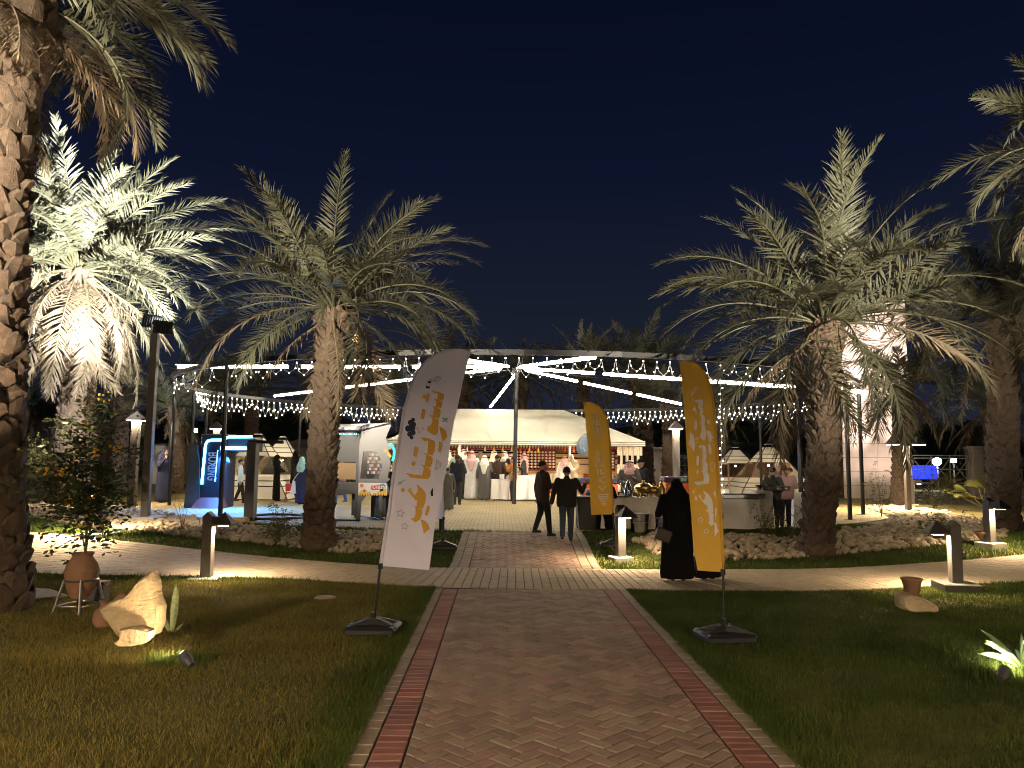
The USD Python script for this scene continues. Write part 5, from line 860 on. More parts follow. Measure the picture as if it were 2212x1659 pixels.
# warmers on the food tables
for k, px in enumerate((1570, 1592, 1614, 1636)): put('food_tray', ['left', 'second', 'third', 'right'][k] + ' steel food tray in the row under the food table top', 'tray', [('pan', bx(-.13, .13, -.16, .16, 0, .09, .01), 'steel'), ('lid', bx(-.14, .14, -.17, .17, .092, .11, .01), 'steel')], (at(px, 1080, Ye + .3)[0], Ye + .3, .29 + .71))
put('glass_salad_bowl', 'glass salad bowl standing on the higher cream counter', 'bowl', [('bowl', lathe([(0, .01), (.12, .01), (.22, .12), (.21, .12), (.11, .02), (0, .02)], 20), 'glass'), ('salad', lathe([(0, .08), (.16, .07), (.14, .11), (0, .13)], 14), 'leaf_yellow')], (at(1652, 1050, Ye + .6)[0], Ye + .6, .29 + .885)); put('grill_plate', 'dark flat grill on the higher cream counter', 'grill', [('plate', bx(-.32, .32, -.2, .2, 0, .10, .01), 'dark_metal'), ('knob', [cyl((a, -.21, .05), (a, -.24, .05), .02, 8) for a in (-.2, 0, .2)], 'steel')], (at(1672, 1050, Ye + .6)[0], Ye + .62, .29 + .885))
def ladder_sign():
    Y = 17.6; t = thing('menu_stand', 'narrow white menu stand wound with bulbs right of the large yellow flag', 'menu stand', (at(1566, 1100, Y)[0], Y, .29)); obj('frame', [bx(-.12, -.09, 0, .03, 0, 1.5), bx(.09, .12, 0, .03, 0, 1.5), bx(-.09, .09, 0, .03, 1.47, 1.5), bx(-.09, .09, 0, .03, .9, .93)], M['wood'], t); obj('card', bx(-.10, .10, -.012, -.002, .45, .9), M['paper'], t)
ladder_sign()
wbx = thing('white_box_post', 'slim white post box beside the stout palm', 'post', G(1722, 1142)); obj('shaft', bx(-.10, .10, -.1, .1, 0, .82, .01), M['paper'], wbx); obj('cap', bx(-.11, .11, -.11, .11, .822, .85, .005), M['paper'], wbx)
# ---------------------------------------------------------------- rocks, pots and plants in front
def slab(outline, Y, depth, seed, base_z, crop, amp=.05, edge=.05):
    ox, oy, sc = crop; P = np.array([at((ox + a * sc) * 2212 / 3840, (oy + b * sc) * 2212 / 3840, Y)[[0, 2]] for a, b in outline]); m = TC.extrude_polygon(Polygon(P).buffer(0), depth, engine='earcut'); v = m.vertices; m = trimesh.Trimesh(np.c_[v[:, 0], Y + v[:, 2], v[:, 1]], m.faces[:, ::-1])
    v, f = trimesh.remesh.subdivide_to_size(m.vertices, m.faces, edge, 14)[:2]; m = trimesh.Trimesh(v, f); m.merge_vertices(); c = m.vertices.mean(0); t = (m.vertices[:, 1] - Y) / depth
    m.vertices[:, [0, 2]] = c[[0, 2]] + (m.vertices[:, [0, 2]] - c[[0, 2]]) * (1 - .30 * np.abs(2 * t - .7)[:, None] ** 2); m.vertices[:, 2] = np.maximum(m.vertices[:, 2], base_z - .05)
    q = m.vertices; n1 = meshkit.fbm(q * 4 + seed, 4, seed) - .5; n2 = np.abs(meshkit.fbm(q * np.array([3, 3, 9]) + seed * 2, 3, seed + 2) - .5); n3 = meshkit.fbm(q * 13 + seed, 4, seed + 7) - .5; m.vertices += m.vertex_normals * (amp * 1.5 * n1 + amp * .8 * n3 - amp * .35 * np.clip(1 - n2 / .035, 0, 1))[:, None] + np.c_[np.zeros(len(q)), -amp * 3.0 * (meshkit.noise(q * 3.1 + seed) - .5), np.zeros(len(q))]
    trimesh.smoothing.filter_taubin(m, iterations=2); return m
cr = (0, 1900, 960 / 2212)
rk = obj('boulder', slab([(830, 895), (915, 838), (1000, 795), (1060, 775), (1095, 748), (1135, 700), (1160, 655), (1205, 615), (1255, 585), (1300, 557), (1312, 600), (1335, 650), (1342, 700), (1335, 735), (1350, 800), (1380, 870), (1372, 960), (1360, 1050), (1330, 1120), (1240, 1170), (1000, 1160), (950, 1095), (900, 1010)], 7.35, .34, 5, 0, cr, .022, .03), M['rock'], smooth=38); tag(rk, 'large pale pointed boulder lit by the ground spotlight on the left lawn', 'boulder')
rk = obj('boulder', slab([(963, 1192), (1010, 1150), (1012, 1066), (1090, 1050), (1170, 1045), (1240, 1060), (1302, 1080), (1300, 1130), (1250, 1185), (1120, 1218), (1000, 1216)], 7.05, .22, 9, 0, cr, .02, .03), M['rock'], smooth=38); tag(rk, 'low boulder lying at the foot of the large pointed boulder', 'boulder')
cr3 = (3000, 1900, 840 / 1936); rk = obj('boulder', slab([(878, 830), (890, 775), (930, 760), (1030, 772), (1110, 808), (1170, 840), (1210, 870), (1220, 905), (1190, 925), (1000, 925), (930, 910), (880, 880)], 9.4, .35, 12, 0, cr3, .03, .035), M['rock'], smooth=40); tag(rk, 'rounded boulder with a terracotta pot on top, on the right lawn', 'boulder')
def lump(px, py, r, lab): 
    p = G(px, py); m = cobblestone(1, 33); m = m.subdivide(); m.vertices = m.vertices * (r, r * .7, r * .28) + [p[0], p[1], .02]; tag(obj('flat_stone', m, M['stone'], smooth=50), lab, 'stone')
lump(702, 1294, .17, 'flat grey stone half buried in the left lawn')
pt = at(1970, 1275, 9.55); put('flower_pot', 'tilted empty terracotta pot standing on the right boulder', 'pot', [('body', lathe([(0, 0), (.075, 0), (.085, .05), (.115, .17), (.118, .19), (.108, .19), (.08, .03), (0, .03)], 24), 'terracotta'), ('rim', lathe([(.116, .175), (.128, .18), (.128, .20), (.108, .20)], 24), 'terracotta')], (pt[0], pt[1], at(1970, 1284, 9.55)[2]))
pz = G(1975, 1300)
pq = G(2126, 1182); put('flower_pot', 'wide shallow terracotta pot at the far right bollard light', 'pot', [('body', lathe([(0, 0), (.09, 0), (.10, .08), (.06, .12), (.16, .28), (.15, .28), (0, .14)], 22), 'terracotta'), ('rim', lathe([(.16, .27), (.175, .28), (.175, .30), (.15, .30)], 22), 'terracotta')], pq)
# potted shrub on a steel stand
sp = at(172, 1309, 9.25); sp[2] = 0; S = pxh(9.25)
st = thing('plant_stand', 'four-legged steel stand carrying the big clay jar', 'stand', sp)
for a in (.5, 2.1, 3.7, 5.2): obj('leg', cyl((.27 * math.cos(a), .27 * math.sin(a), 0), (.17 * math.cos(a), .17 * math.sin(a), .38), .017, 7), M['steel'], st)
for a, b in ((.5, 2.1), (2.1, 3.7), (3.7, 5.2), (5.2, .5)): obj('brace', cyl((.25 * math.cos(a), .25 * math.sin(a), .08), (.25 * math.cos(b), .25 * math.sin(b), .08), .010, 6), M['steel'], st)
aa = np.linspace(0, 2 * PI, 33); obj('hoop', tube(np.c_[.175 * np.cos(aa), .175 * np.sin(aa), np.full(33, .37)], .014, 6), M['steel'], st); obj('centre_post', cyl((0, 0, 0), (0, 0, .16), .03, 8), M['iron'], st)
put('clay_jar', 'big clay jar on the steel stand holding the flowering shrub', 'jar', [('body', lathe([(0, .16), (.10, .165), (.15, .26), (.172, .36), (.185, .44), (.185, .48), (.165, .55), (.125, .61), (.108, .645), (.12, .665), (.125, .68), (.105, .68), (.09, .62), (0, .60)], 30), 'terracotta'), ('band', lathe([(.186, .45), (.192, .465), (.186, .48)], 30), 'terracotta')], sp)
def leafy(name, label, cat, base, stems, n, rad, zc, hgt, leafm, size, seed, flowers=0, group=None, wide=.45, stem_r=.008, flower_m='flower', clumps=0):
    r = np.random.default_rng(seed); t = thing(name, label, cat, base, group=group); tw = []; tips = []
    for k in range(stems):
        a = r.uniform(0, 6.28); e = np.array([math.cos(a) * rad * r.uniform(.2, .9), math.sin(a) * rad * r.uniform(.2, .9), zc + hgt * r.uniform(-.3, .45)]); s = np.linspace(0, 1, 7)[:, None]; P = e * s + np.c_[np.zeros((7, 2)), np.zeros(7)] + np.array([math.sin(a), -math.cos(a), .4]) * (s * (1 - s)) * r.uniform(-.25, .25) * rad; P[:, :2] *= s ** .5
        tw.append(tube(P, np.linspace(stem_r, stem_r * .35, 7), 5)); tips += [P[i] for i in (3, 4, 5, 6)]
        for q in range(3):
            i = r.integers(3, 7); e2 = P[min(i, 6)] + r.normal(0, 1, 3) * [rad * .3, rad * .3, hgt * .18]; tw.append(tube([P[min(i, 6)], (P[min(i, 6)] + e2) / 2 + [0, 0, .02], e2], [stem_r * .4, stem_r * .3, stem_r * .2], 4)); tips.append(e2)
    obj('stems', cat_(tw), M['twig'], t); tips = np.array(tips)
    if n:
        nsp = max(1, n // 12); c = tips[r.integers(len(tips), size=nsp)] + r.normal(0, 1, (nsp, 3)) * [rad * .18, rad * .18, hgt * .10]; dd = r.normal(0, 1, (nsp, 3)) + [0, 0, .1]; dd /= np.linalg.norm(dd, axis=1)[:, None]; L = size * 5.0; V, Fc = [], []
        u = np.repeat(np.linspace(.15, 1, 6), 2); side = np.tile([-1, 1], 6)
        sv = np.cross(dd, [0, 0, 1.0]); sv /= np.linalg.norm(sv, axis=1)[:, None] + 1e-9; b = c[:, None] + dd[:, None] * (u * L)[None, :, None] + np.array([0, 0, -1]) * (u ** 2 * L * .35)[None, :, None]
        ld = sv[:, None] * side[None, :, None] * .9 + dd[:, None] * .35 + r.normal(0, .25, (nsp, 12, 3)); ld /= np.linalg.norm(ld, axis=2)[..., None]; ln = size * r.uniform(.75, 1.25, (nsp, 12, 1)); wv = np.cross(ld, r.normal(0, 1, (nsp, 12, 3))); wv /= np.linalg.norm(wv, axis=2)[..., None] + 1e-9
        q = np.stack([b, b + ld * ln * .5 + wv * ln * wide * .5, b + ld * ln, b + ld * ln * .5 - wv * ln * wide * .5], 2).reshape(-1, 3); o_ = np.arange(nsp * 12)[:, None] * 4; obj('foliage', trimesh.Trimesh(q, np.vstack([o_ + [0, 1, 2], o_ + [0, 2, 3]]), process=False), M[leafm], t, kind='stuff')
    if flowers:
        fl = []
        for k in range(flowers):
            p = tips[r.integers(len(tips))] + r.normal(0, .02, 3)
            for q in range(9): fl.append(trimesh.Trimesh(octa.vertices * r.uniform(.012, .022) + p + r.normal(0, .035, 3), octa.faces, process=False))
        obj('blossoms', cat_(fl), M[flower_m], t, kind='stuff')
    return t
leafy('flowering_shrub', 'tall leafy shrub with yellow flowers growing in the clay jar', 'shrub', sp + [.03, 0, .62], 10, 3900, .44, 1.15, .95, 'leaf', .074, 4, 18, stem_r=.0075)
put('clay_jug', 'small clay jug behind the large boulder', 'jug', [('body', lathe([(0, 0), (.09, 0), (.14, .10), (.12, .2), (.055, .27), (.05, .33), (.06, .35), (.045, .35), (0, .25)], 22), 'terracotta'), ('rim', lathe([(.058, .34), (.068, .35), (.058, .365)], 22), 'terracotta')], np.array(at(226, 1300, 8.4)) * [1, 1, 0], sc=.8); put('clay_pot', 'small dark clay pot lying behind the boulder beside the jug', 'pot', [('body', lathe([(0, 0), (.05, 0), (.07, .1), (.065, .13), (.055, .13), (0, .03)], 18).apply_transform(trimesh.transformations.euler_matrix(-.9, .5, 0)), 'terracotta'), ('rim', lathe([(.068, .125), (.078, .13), (.06, .14)], 18).apply_transform(trimesh.transformations.euler_matrix(-.9, .5, 0)), 'terracotta')], np.array(at(250, 1278, 9.0)) * [1, 1, 0] + [0, 0, .12])
put('metal_box', 'small red-topped metal box standing behind the plant stand', 'box', [('case', bx(-.10, .10, -.08, .08, 0, .19, .01), 'plastic_grey'), ('lid', bx(-.11, .11, -.09, .09, .192, .23, .008), mat('box_red', (.14, .04, .03), .6, .1))], np.array(at(212, 1282, 9.9)) * [1, 1, 0] + [0, 0, .02])
stn = [G(x, y)[:2] for x, y in ((-40, 1282), (40, 1272), (110, 1276), (150, 1290), (60, 1300), (-40, 1312))]; tag(obj('stone_edging', [paver(np.array(shapely.geometry.polygon.orient(Polygon([stn[0], stn[1], stn[4], stn[5]])).exterior.coords)[:-1], .01, .035, .01), paver(np.array(shapely.geometry.polygon.orient(Polygon([stn[1], stn[2], stn[3], stn[4]])).exterior.coords)[:-1], .01, .03, .01)], M['stone']), 'pale flat stone slabs in the grass behind the plant stand', 'stones')
# snake plant and agave
def blade_leaf(P, wmax, cup=.25):
    P = np.array(P, float); n = len(P); d = np.gradient(P, axis=0); d /= np.linalg.norm(d, axis=1)[:, None]; sd = np.cross(d, [0.25, -1, .1]); sd /= np.linalg.norm(sd, axis=1)[:, None]; nn = np.cross(sd, d); s = np.linspace(0, 1, n); w = wmax * np.interp(s, [0, .2, .5, .8, 1], [.45, .75, 1, .7, .02]); v = np.stack([P - sd * w[:, None] + nn * w[:, None] * cup, P - nn * w[:, None] * .15, P + sd * w[:, None] + nn * w[:, None] * cup], 1).reshape(-1, 3); f = []
    for i in range(n - 1):
        for k in (0, 1): a = i * 3 + k; f += [[a, a + 1, a + 4], [a, a + 4, a + 3]]
    return trimesh.Trimesh(v, f, process=False)
sb = G(371, 1366); sn = thing('snake_plant', 'snake plant with two upright leaves right of the large boulder', 'plant', sb)
for (dx, hgt, lean, wd) in ((.0, .50, .02, .04), (-.02, .36, -.27, .030), (.03, .09, .08, .015)): s = np.linspace(0, 1, 12); obj('leaf', blade_leaf(np.c_[dx + lean * s ** 1.2, .0 * s + .02 * np.sin(s * 3), hgt * s], wd), M['snake'], sn, smooth=True)
ab = G(2206, 1448); ag = thing('agave', 'lit agave with curved pointed leaves at the right edge of the lawn', 'plant', ab)
for k in range(22): a = k * 2.4; e = R.uniform(.35, 1.15); s = np.linspace(0, 1, 12); Lf = R.uniform(.36, .48); dr = R.uniform(.25, .9); rr_ = Lf * (s * math.cos(e) + s ** 2 * .12); zz = Lf * (s * math.sin(e) - dr * s ** 2.4 * .42) + .02; obj('leaf', blade_leaf(np.c_[rr_ * math.cos(a), rr_ * math.sin(a), zz], .026, .35), M['agave'], ag, smooth=True)
def spike_light(p, aim, label, pw, cone, col=WARM):
    t = thing('ground_spotlight', label, 'spotlight', p); a = np.asarray(aim, float) - p; a /= np.linalg.norm(a); x = np.cross(a, [0, 0, 1]); x /= np.linalg.norm(x); y = np.cross(x, a); Rm = np.eye(4); Rm[:3, 0], Rm[:3, 1], Rm[:3, 2] = x, y, a; Rm[:3, 3] = (0, 0, .075)
    obj('housing', lathe([(0, -.09), (.03, -.09), (.042, -.03), (.045, .04), (.05, .045), (.05, .055), (.04, .055), (.038, .045)], 18).apply_transform(Rm), M['plastic_grey'], t); obj('lens', lathe([(.038, .05), (.036, .066), (.026, .078), (0, .084)], 14).apply_transform(Rm), M['lens_warm'], t); obj('spike', cyl((0, 0, -.05), (0, 0, .05), .012, 6), M['iron'], t)
    lamp(t, 'sphere', np.array([0, 0, .075]) + a * .115, pw, col, r=.02, cone=cone, aim=a, soft=.7)
sl = at(404, 1410, 6.85); sl[2] = .0; spike_light(sl, at(300, 1310, 7.3), 'bright ground spotlight shining at the large boulder', 24, 62, (1, .72, .42)); sl2 = G(2168, 1474); spike_light(sl2, ab + [.12, .05, .22], 'ground spotlight shining at the agave on the right', 40, 65, (1, .86, .60))
spike_light(np.array([-5.3, 7.35, 0.]), at(210, 60, 9.6), 'unseen ground spotlight outside the frame, placed to light the tallest palm', 700, 30, (1, .76, .52))  # out of view, placed to light the crown from below
tuft = [blade_leaf(np.c_[R.uniform(-.30, .28) + R.normal(0, .03) * s + 0 * s, R.uniform(-.16, .2) + R.normal(0, .03) * s, R.uniform(.04, .11) * s], .0035, .1) for k in range(260) for s in [np.linspace(0, 1, 5)]]; tf = obj('tall_grass', cat_(tuft).apply_translation(sl + [-.12, .12, 0]), M['blade'], kind='stuff'); tag(tf, 'longer lit grass blades round the spotlight by the boulder', 'grass'); tuft = [blade_leaf(np.c_[R.uniform(-.25, .35) + R.normal(0, .03) * s, R.uniform(-.1, .3) + R.normal(0, .03) * s, R.uniform(.05, .13) * s], .0035, .1) for k in range(260) for s in [np.linspace(0, 1, 5)]]; tf = obj('tall_grass', cat_(tuft).apply_translation(sl2), M['blade'], kind='stuff'); tag(tf, 'longer lit grass blades round the agave spotlight', 'grass')
# shrubs
for px, py, rad, zc, hg, n, lm, sz, nst, lab in ((603, 1172, .38, .42, .7, 1500, 'leaf_yellow', .045, 9, 'yellow-green shrub in the grass left of the leaning palm'), (393, 1150, .28, .5, .9, 90, 'leaf', .03, 8, 'almost bare sapling in front of the boxing machine'), (1905, 1118, .5, .9, 1.3, 420, 'leaf', .05, 8, 'bare thin shrub before the monument wall'), (2050, 1088, .9, .8, 1.2, 2200, 'leaf_yellow', .08, 12, 'yellow-green bush at the foot of the iron fence'), (2010, 1090, .6, .4, .6, 900, 'leaf', .07, 9, 'low dark bush at the left end of the iron fence'), (85, 1090, 1.0, 1.3, 1.7, 2600, 'leaf_yellow', .085, 14, 'lit yellow-leaved bush behind the tall palm trunk on the left'), (2035, 1172, .45, .35, .5, 1100, 'leaf', .05, 9, 'dark soft bush behind the right bollard light'), (1648, 1163, .26, .42, .6, 380, 'leaf_yellow', .045, 7, 'small shrub before the food table on the right'), (1710, 1170, .35, .5, .7, 160, 'leaf', .04, 9, 'bare twiggy shrub left of the stout palm'), (1800, 1090, .3, .5, .6, 380, 'leaf_yellow', .07, 6, 'small lit bush at the corner of the monument wall'), (520, 1060, .5, .5, .8, 900, 'leaf', .07, 8, 'dark bush behind the boxing machine')):
    leafy('shrub', lab, 'shrub', G(px, py), nst, n, rad, zc, hg, lm, sz, px, 0)
fb = G(2128, 1105); fpn = thing('fan_palm', 'low fan palm before the stone fence pillar', 'plant', fb); 
for k in range(9):
    a = k * .7; e = R.uniform(.4, 1.2); c = np.array([math.cos(a) * math.cos(e), math.sin(a) * math.cos(e), math.sin(e)]) * .75; lv = [tube([(0, 0, .1), c * .6 + [0, 0, .1], c + [0, 0, .1]], .014, 5)]
    for q in np.linspace(-1.2, 1.2, 15): d = c / .75; sd = np.cross(d, [0, 0, 1]); sd /= np.linalg.norm(sd); dr_ = d * math.cos(q) + sd * math.sin(q); lv.append(blade_leaf(np.array([c + [0, 0, .1] + dr_ * .5 * s - np.array([0, 0, .08]) * s * s for s in np.linspace(0, 1, 5)]), .026, .2))
    obj('leaf', cat_(lv), M['leaf_yellow'], fpn)
# ---------------------------------------------------------------- people
def sph(p, r, n=12): return Manifold.sphere(r, n).translate(tuple(map(float, p)))
def seg(p0, r0, p1, r1): return Manifold.batch_hull([sph(p0, r0), sph(p1, r1)])
def uni(L): return Manifold.batch_boolean(L, OpType.Add)
def tri(m, ln=None, it=0):
    if ln: m = m.refine_to_length(ln)
    a = m.to_mesh(); t = trimesh.Trimesh(a.vert_properties[:, :3], a.tri_verts); t.merge_vertices()
    if it: trimesh.smoothing.filter_taubin(t, iterations=it)
    return t
def ell(c, rx, ry, rz, n=20):
    return Manifold.sphere(1.0, n).scale((rx, ry, rz)).translate(tuple(map(float, c)))
def hand(w, d, curl=.5, side=1):
    """palm, four unequal bent fingers and a thumb, from the wrist w along d (unit); in body heights"""
    d = np.asarray(d, float); d /= np.linalg.norm(d); x = np.cross(d, [0, 0, 1.0]) if abs(d[2]) < .9 else np.array([0, side, 0.0]); x /= np.linalg.norm(x); n = np.cross(x, d); out = [Manifold.batch_hull([sph(w, .013, 8), sph(w + d * .045 + x * .014, .010, 8), sph(w + d * .045 - x * .014, .010, 8)])]
    for k, L in enumerate((.036, .042, .040, .031)):
        b = w + d * .045 + x * (.0165 - .011 * k); k1 = b + d * L * .5; k2 = k1 + (d * (1 - curl) + n * curl) * L * .5; out += [seg(b, .0058, k1, .0053), seg(k1, .0053, k2, .0044)]
    tb = w + d * .018 + x * .016; t1 = tb + (d * .6 + x * .7) * .02; out += [seg(tb, .008, t1, .0065), seg(t1, .0065, t1 + (d + x * .1) * .018, .0052)]
    return uni(out)
def person(label, px, foot, head, face=0.0, kind='suit', arms=(None, None), step=0.0, skin='skin', top='black', bottom='dark', headwear='hair', hw_m=None, Y=None, group=None, H=None, cup=None, wide=1.0):
    """face: the way the person looks, 0 = away from the camera, pi = towards it. arms: (elbow, wrist) offsets from the shoulder in body heights per side, x outward, y forward, z up."""
    b = G(px, foot) if Y is None else onground(at(px, foot, Y)[0], Y); b[2] = float(hz(b[1])) + (.024 if b[1] > 16.6 else .02); H = H or (at(px, head, b[1])[2] - b[2])
    t = thing('person', label, 'person', b, -face if False else face, group, scale=H); r = np.random.default_rng(int(px * 7 + foot)); W_ = wide
    sh_z, hip_z, hx, sx = .815, .53, .052, .108 * W_
    fy = step * .5; feet = {-1: np.array([-hx, -fy * .9, .035]), 1: np.array([hx, fy, .035])}
    if step: feet[-1] = np.array([-hx, -fy * 1.1, .075])
    arms = list(arms)
    J = {}
    for s, a in zip((-1, 1), arms):
        e, w = a if a else ((.035, -.01, -.165), (.045, .03, -.315)); S = np.array([s * sx, 0, sh_z]); J[s] = (S, S + np.array([s * e[0], e[1], e[2]]), S + np.array([s * w[0], w[1], w[2]]))
    B = [Manifold.batch_hull([sph((-.075, 0, .79), .045), sph((.075, 0, .79), .045), sph((-.06, .005, .62), .05), sph((.06, .005, .62), .05)]), Manifold.batch_hull([sph((-.06, .005, .62), .05), sph((.06, .005, .62), .05), sph((-.05, 0, .53), .06), sph((.05, 0, .53), .06)]), seg((0, -.005, .80), .034, (0, .005, .885), .030)]
    for s in (-1, 1):
        k = (np.array([s * hx, 0, hip_z]) + feet[s]) / 2 + [0, .012 + .03 * (step > 0) * (s < 0), .02]; B += [seg((s * hx, 0, hip_z), .056, k, .036), seg(k, .036, feet[s] + [0, 0, .01], .023), seg(feet[s] + [0, -.015, -.012], .020, feet[s] + [0, .075, -.018], .015)]
        S, E, Wr = J[s]; B += [seg(S, .034, E, .025), seg(E, .025, Wr, .017)]
    hd = uni([ell((0, .004, .935), .048, .058, .062), seg((0, .03, .905), .030, (0, .036, .888), .022), seg((0, .058, .938), .007, (0, .068, .922), .0085), ell((-.049, 0, .93), .008, .013, .019, 10), ell((.049, 0, .93), .008, .013, .019, 10)])
    body = tri(uni(B + [hd]), .028, 4); hs = []
    for s in (-1, 1): S, E, Wr = J[s]; hs.append(hand(Wr, (Wr - E), .45, s))
    try:
        bm = Manifold(__import__('manifold3d').Mesh(body.vertices.astype(np.float32), body.faces.astype(np.uint32))); body = tri(uni([bm] + hs)) if not bm.is_empty() else cat_([body] + hs)
    except Exception: body = cat_([body] + hs)
    obj('body', body, M[skin], t, smooth=60)
    if headwear not in ('hijab_back',):
        for s in (-1, 1): obj('eye', TC.icosphere(1, .0062).apply_translation([s * .019, .0565, .938]), M['print_navy'], t)
        obj('mouth', bx(-.014, .014, .052, .0605, .9045, .9075), M['terracotta'], t)
    def foldy(m, z1, amp, k):
        v = m.vertices; a = np.arctan2(v[:, 1], v[:, 0]); q = np.clip((z1 - v[:, 2]) / z1, 0, 1); f = 1 + amp * q * (np.sin(k * a + 5 * v[:, 2] + r.uniform(0, 6)) + .6 * np.sin((k * 2 + 1) * a + r.uniform(0, 6))); v[:, :2] *= f[:, None]; m.vertices = v; return m
    sleeve = lambda g: [q for s in (-1, 1) for S, E, Wr in [J[s]] for q in (seg(S, .040 * g, E, .034 * g), seg(E, .034 * g, E + (Wr - E) * .88, .028 * g))]
    torso = lambda g, zb: [Manifold.batch_hull([sph((-.082 * W_, 0, .79), .046 * g), sph((.082 * W_, 0, .79), .046 * g), sph((-.07 * W_, 0, .62), .058 * g), sph((.07 * W_, 0, .62), .058 * g)]), Manifold.batch_hull([sph((-.07 * W_, 0, .62), .058 * g), sph((.07 * W_, 0, .62), .058 * g), sph((-.065 * W_, 0, zb), .062 * g), sph((.065 * W_, 0, zb), .062 * g)]), seg((0, -.01, .80), .044, (0, -.004, .855), .040)]
    if kind == 'robe':
        g = uni(torso(1.06, .50) + sleeve(1.15) + [Manifold.batch_hull([sph((-.068 * W_, 0, .56), .066), sph((.068 * W_, 0, .56), .066), sph((-.082 * W_, -fy * .6, .06), .072), sph((.082 * W_, fy * .6, .06), .072), sph((0, -fy * .9, .06), .08), sph((0, fy * .9, .06), .08)])]).trim_by_plane((0, 0, 1), .022)
        obj('robe', foldy(tri(g, .035, 4), .62, .045, 7), M[top], t, smooth=70)
    else:
        obj('jacket', foldy(tri(uni(torso(1.05, .50) + sleeve(1.08)).trim_by_plane((0, 0, 1), .455), .03, 3), .9, .03, 6), M[top], t, smooth=70); L = []
        for s in (-1, 1): k = (np.array([s * hx, 0, hip_z]) + feet[s]) / 2 + [0, .012 + .03 * (step > 0) * (s < 0), .02]; L += [seg((s * hx, 0, hip_z), .062, k, .045), seg(k, .045, feet[s] + [0, 0, .012], .034)]
        obj('trousers', tri(uni(L + [seg((-hx, 0, .54), .06, (hx, 0, .54), .06)]), .03, 3), M[bottom], t, smooth=70)
    for s in (-1, 1): f = feet[s]; obj('shoe', tri(uni([Manifold.batch_hull([sph(f + [0, -.02, -.012], .024), sph(f + [0, .05, -.016], .021), sph(f + [0, .082, -.020], .016)])]).trim_by_plane((0, 0, 1), float(f[2] - .033)), .02, 1), M['shoe'], t, smooth=60)
    if headwear == 'hair':
        c = (ell((0, -.006, .945), .053, .062, .062, 24) - ell((0, .055, .915), .06, .045, .055, 16)).trim_by_plane((0, -.35, 1), .885); obj('hair', tri(c, .015, 1), M[hw_m or 'hair'], t, smooth=60)
    elif headwear == 'cap':
        obj('cap', tri(uni([ell((0, 0, .962), .058, .066, .048, 24).trim_by_plane((0, 0, 1), .95), Manifold.batch_hull([sph((-.035, .05, .953), .006), sph((.035, .05, .953), .006), sph((0, .085, .95), .006)])]), .02), M[hw_m or 'black_cloth'], t, smooth=40)
    elif headwear in ('shemagh', 'hijab', 'hijab_back', 'hood'):
        dr = .60 if headwear == 'shemagh' else .70
        q = [ell((0, -.008, .945), .060, .068, .066, 24), Manifold.batch_hull([ell((0, -.02, .93), .058, .056, .05, 14), sph((-.085 * W_, -.02, .80), .040), sph((.085 * W_, -.02, .80), .040), sph((0, -.055, .78), .04)]), Manifold.batch_hull([sph((0, .03, .855), .040), sph((-.06, .03, .80), .032), sph((.06, .03, .80), .032), sph((0, -.03, .86), .05)])]
        if headwear == 'shemagh': q.append(Manifold.batch_hull([sph((-.06, -.07, .79), .03), sph((.06, -.07, .79), .03), sph((-.018, -.078, dr), .018), sph((.018, -.078, dr), .018)]))
        else: q.append(Manifold.batch_hull([sph((-.09 * W_, -.02, .79), .042), sph((.09 * W_, -.02, .79), .042), sph((-.07, -.05, dr), .03), sph((.07, -.05, dr), .03), sph((0, .05, .74), .04)]))
        c = uni(q)
        if headwear != 'hijab_back': c = c - ell((0, .085, .925), .036, .062, .050, 18)
        obj('headscarf', foldy(tri(c, .022, 3), .9, .05, 9), M[hw_m or top], t, smooth=60)
        if headwear == 'shemagh': a = np.linspace(0, 2 * PI, 25); obj('headband', tube(np.c_[.061 * np.cos(a), -.006 + .069 * np.sin(a), .966 + .012 * np.sin(a)], .0085, 7), M['black_cloth'], t)
    if cup: S, E, Wr = J[cup]; d = (Wr - E) / np.linalg.norm(Wr - E); obj('held_cup', lathe([(0, -.02), (.014, -.02), (.019, .025), (.016, .025), (0, -.01)], 12).apply_translation(Wr + d * .05), M['paper'], t)
    return t
for nm, c in (('black', (.010, .010, .011)), ('brown', (.045, .022, .014)), ('dark', (.014, .014, .018)), ('denim', (.045, .065, .10)), ('jeans_blue', (.05, .14, .42)), ('navy', (.014, .02, .06)), ('white_robe', (.68, .66, .64)), ('grey_robe', (.10, .092, .082)), ('olive_robe', (.075, .07, .045)), ('beige_robe', (.38, .33, .24)), ('mint_robe', (.36, .44, .34)), ('green_black', (.03, .032, .025)), ('sky_hoodie', (.50, .66, .82)), ('rust', (.42, .16, .03)), ('mauve', (.34, .20, .19)), ('ghutra_white', (.74, .71, .60)), ('pink_check', (.62, .26, .25)), ('red_check', (.52, .13, .13)), ('aqua', (.38, .68, .75)), ('khaki_hood', (.20, .15, .08)), ('cloth_yellow', (.62, .42, .05))):
    M[nm] = mat(nm, c, .85, .10, 9, .15, 150, sheen=.05 if c[0] > .05 else 0)
for nm, c in (('pink_shemagh', (.62, .30, .29)), ('red_shemagh', (.50, .16, .15))):
    M[nm] = usdkit.material(stage, '/World/Looks/' + nm, {'g': ('texture_coordinate', {}), 'v': ('checker_texture', dict(scale=70.0, color1=c, color2=(.70, .58, .55))), 'p': ('principled_bsdf', dict(roughness=.9))}, [('g.object', 'v.vector'), ('v.color', 'p.base_color')], surface='p.BSDF')
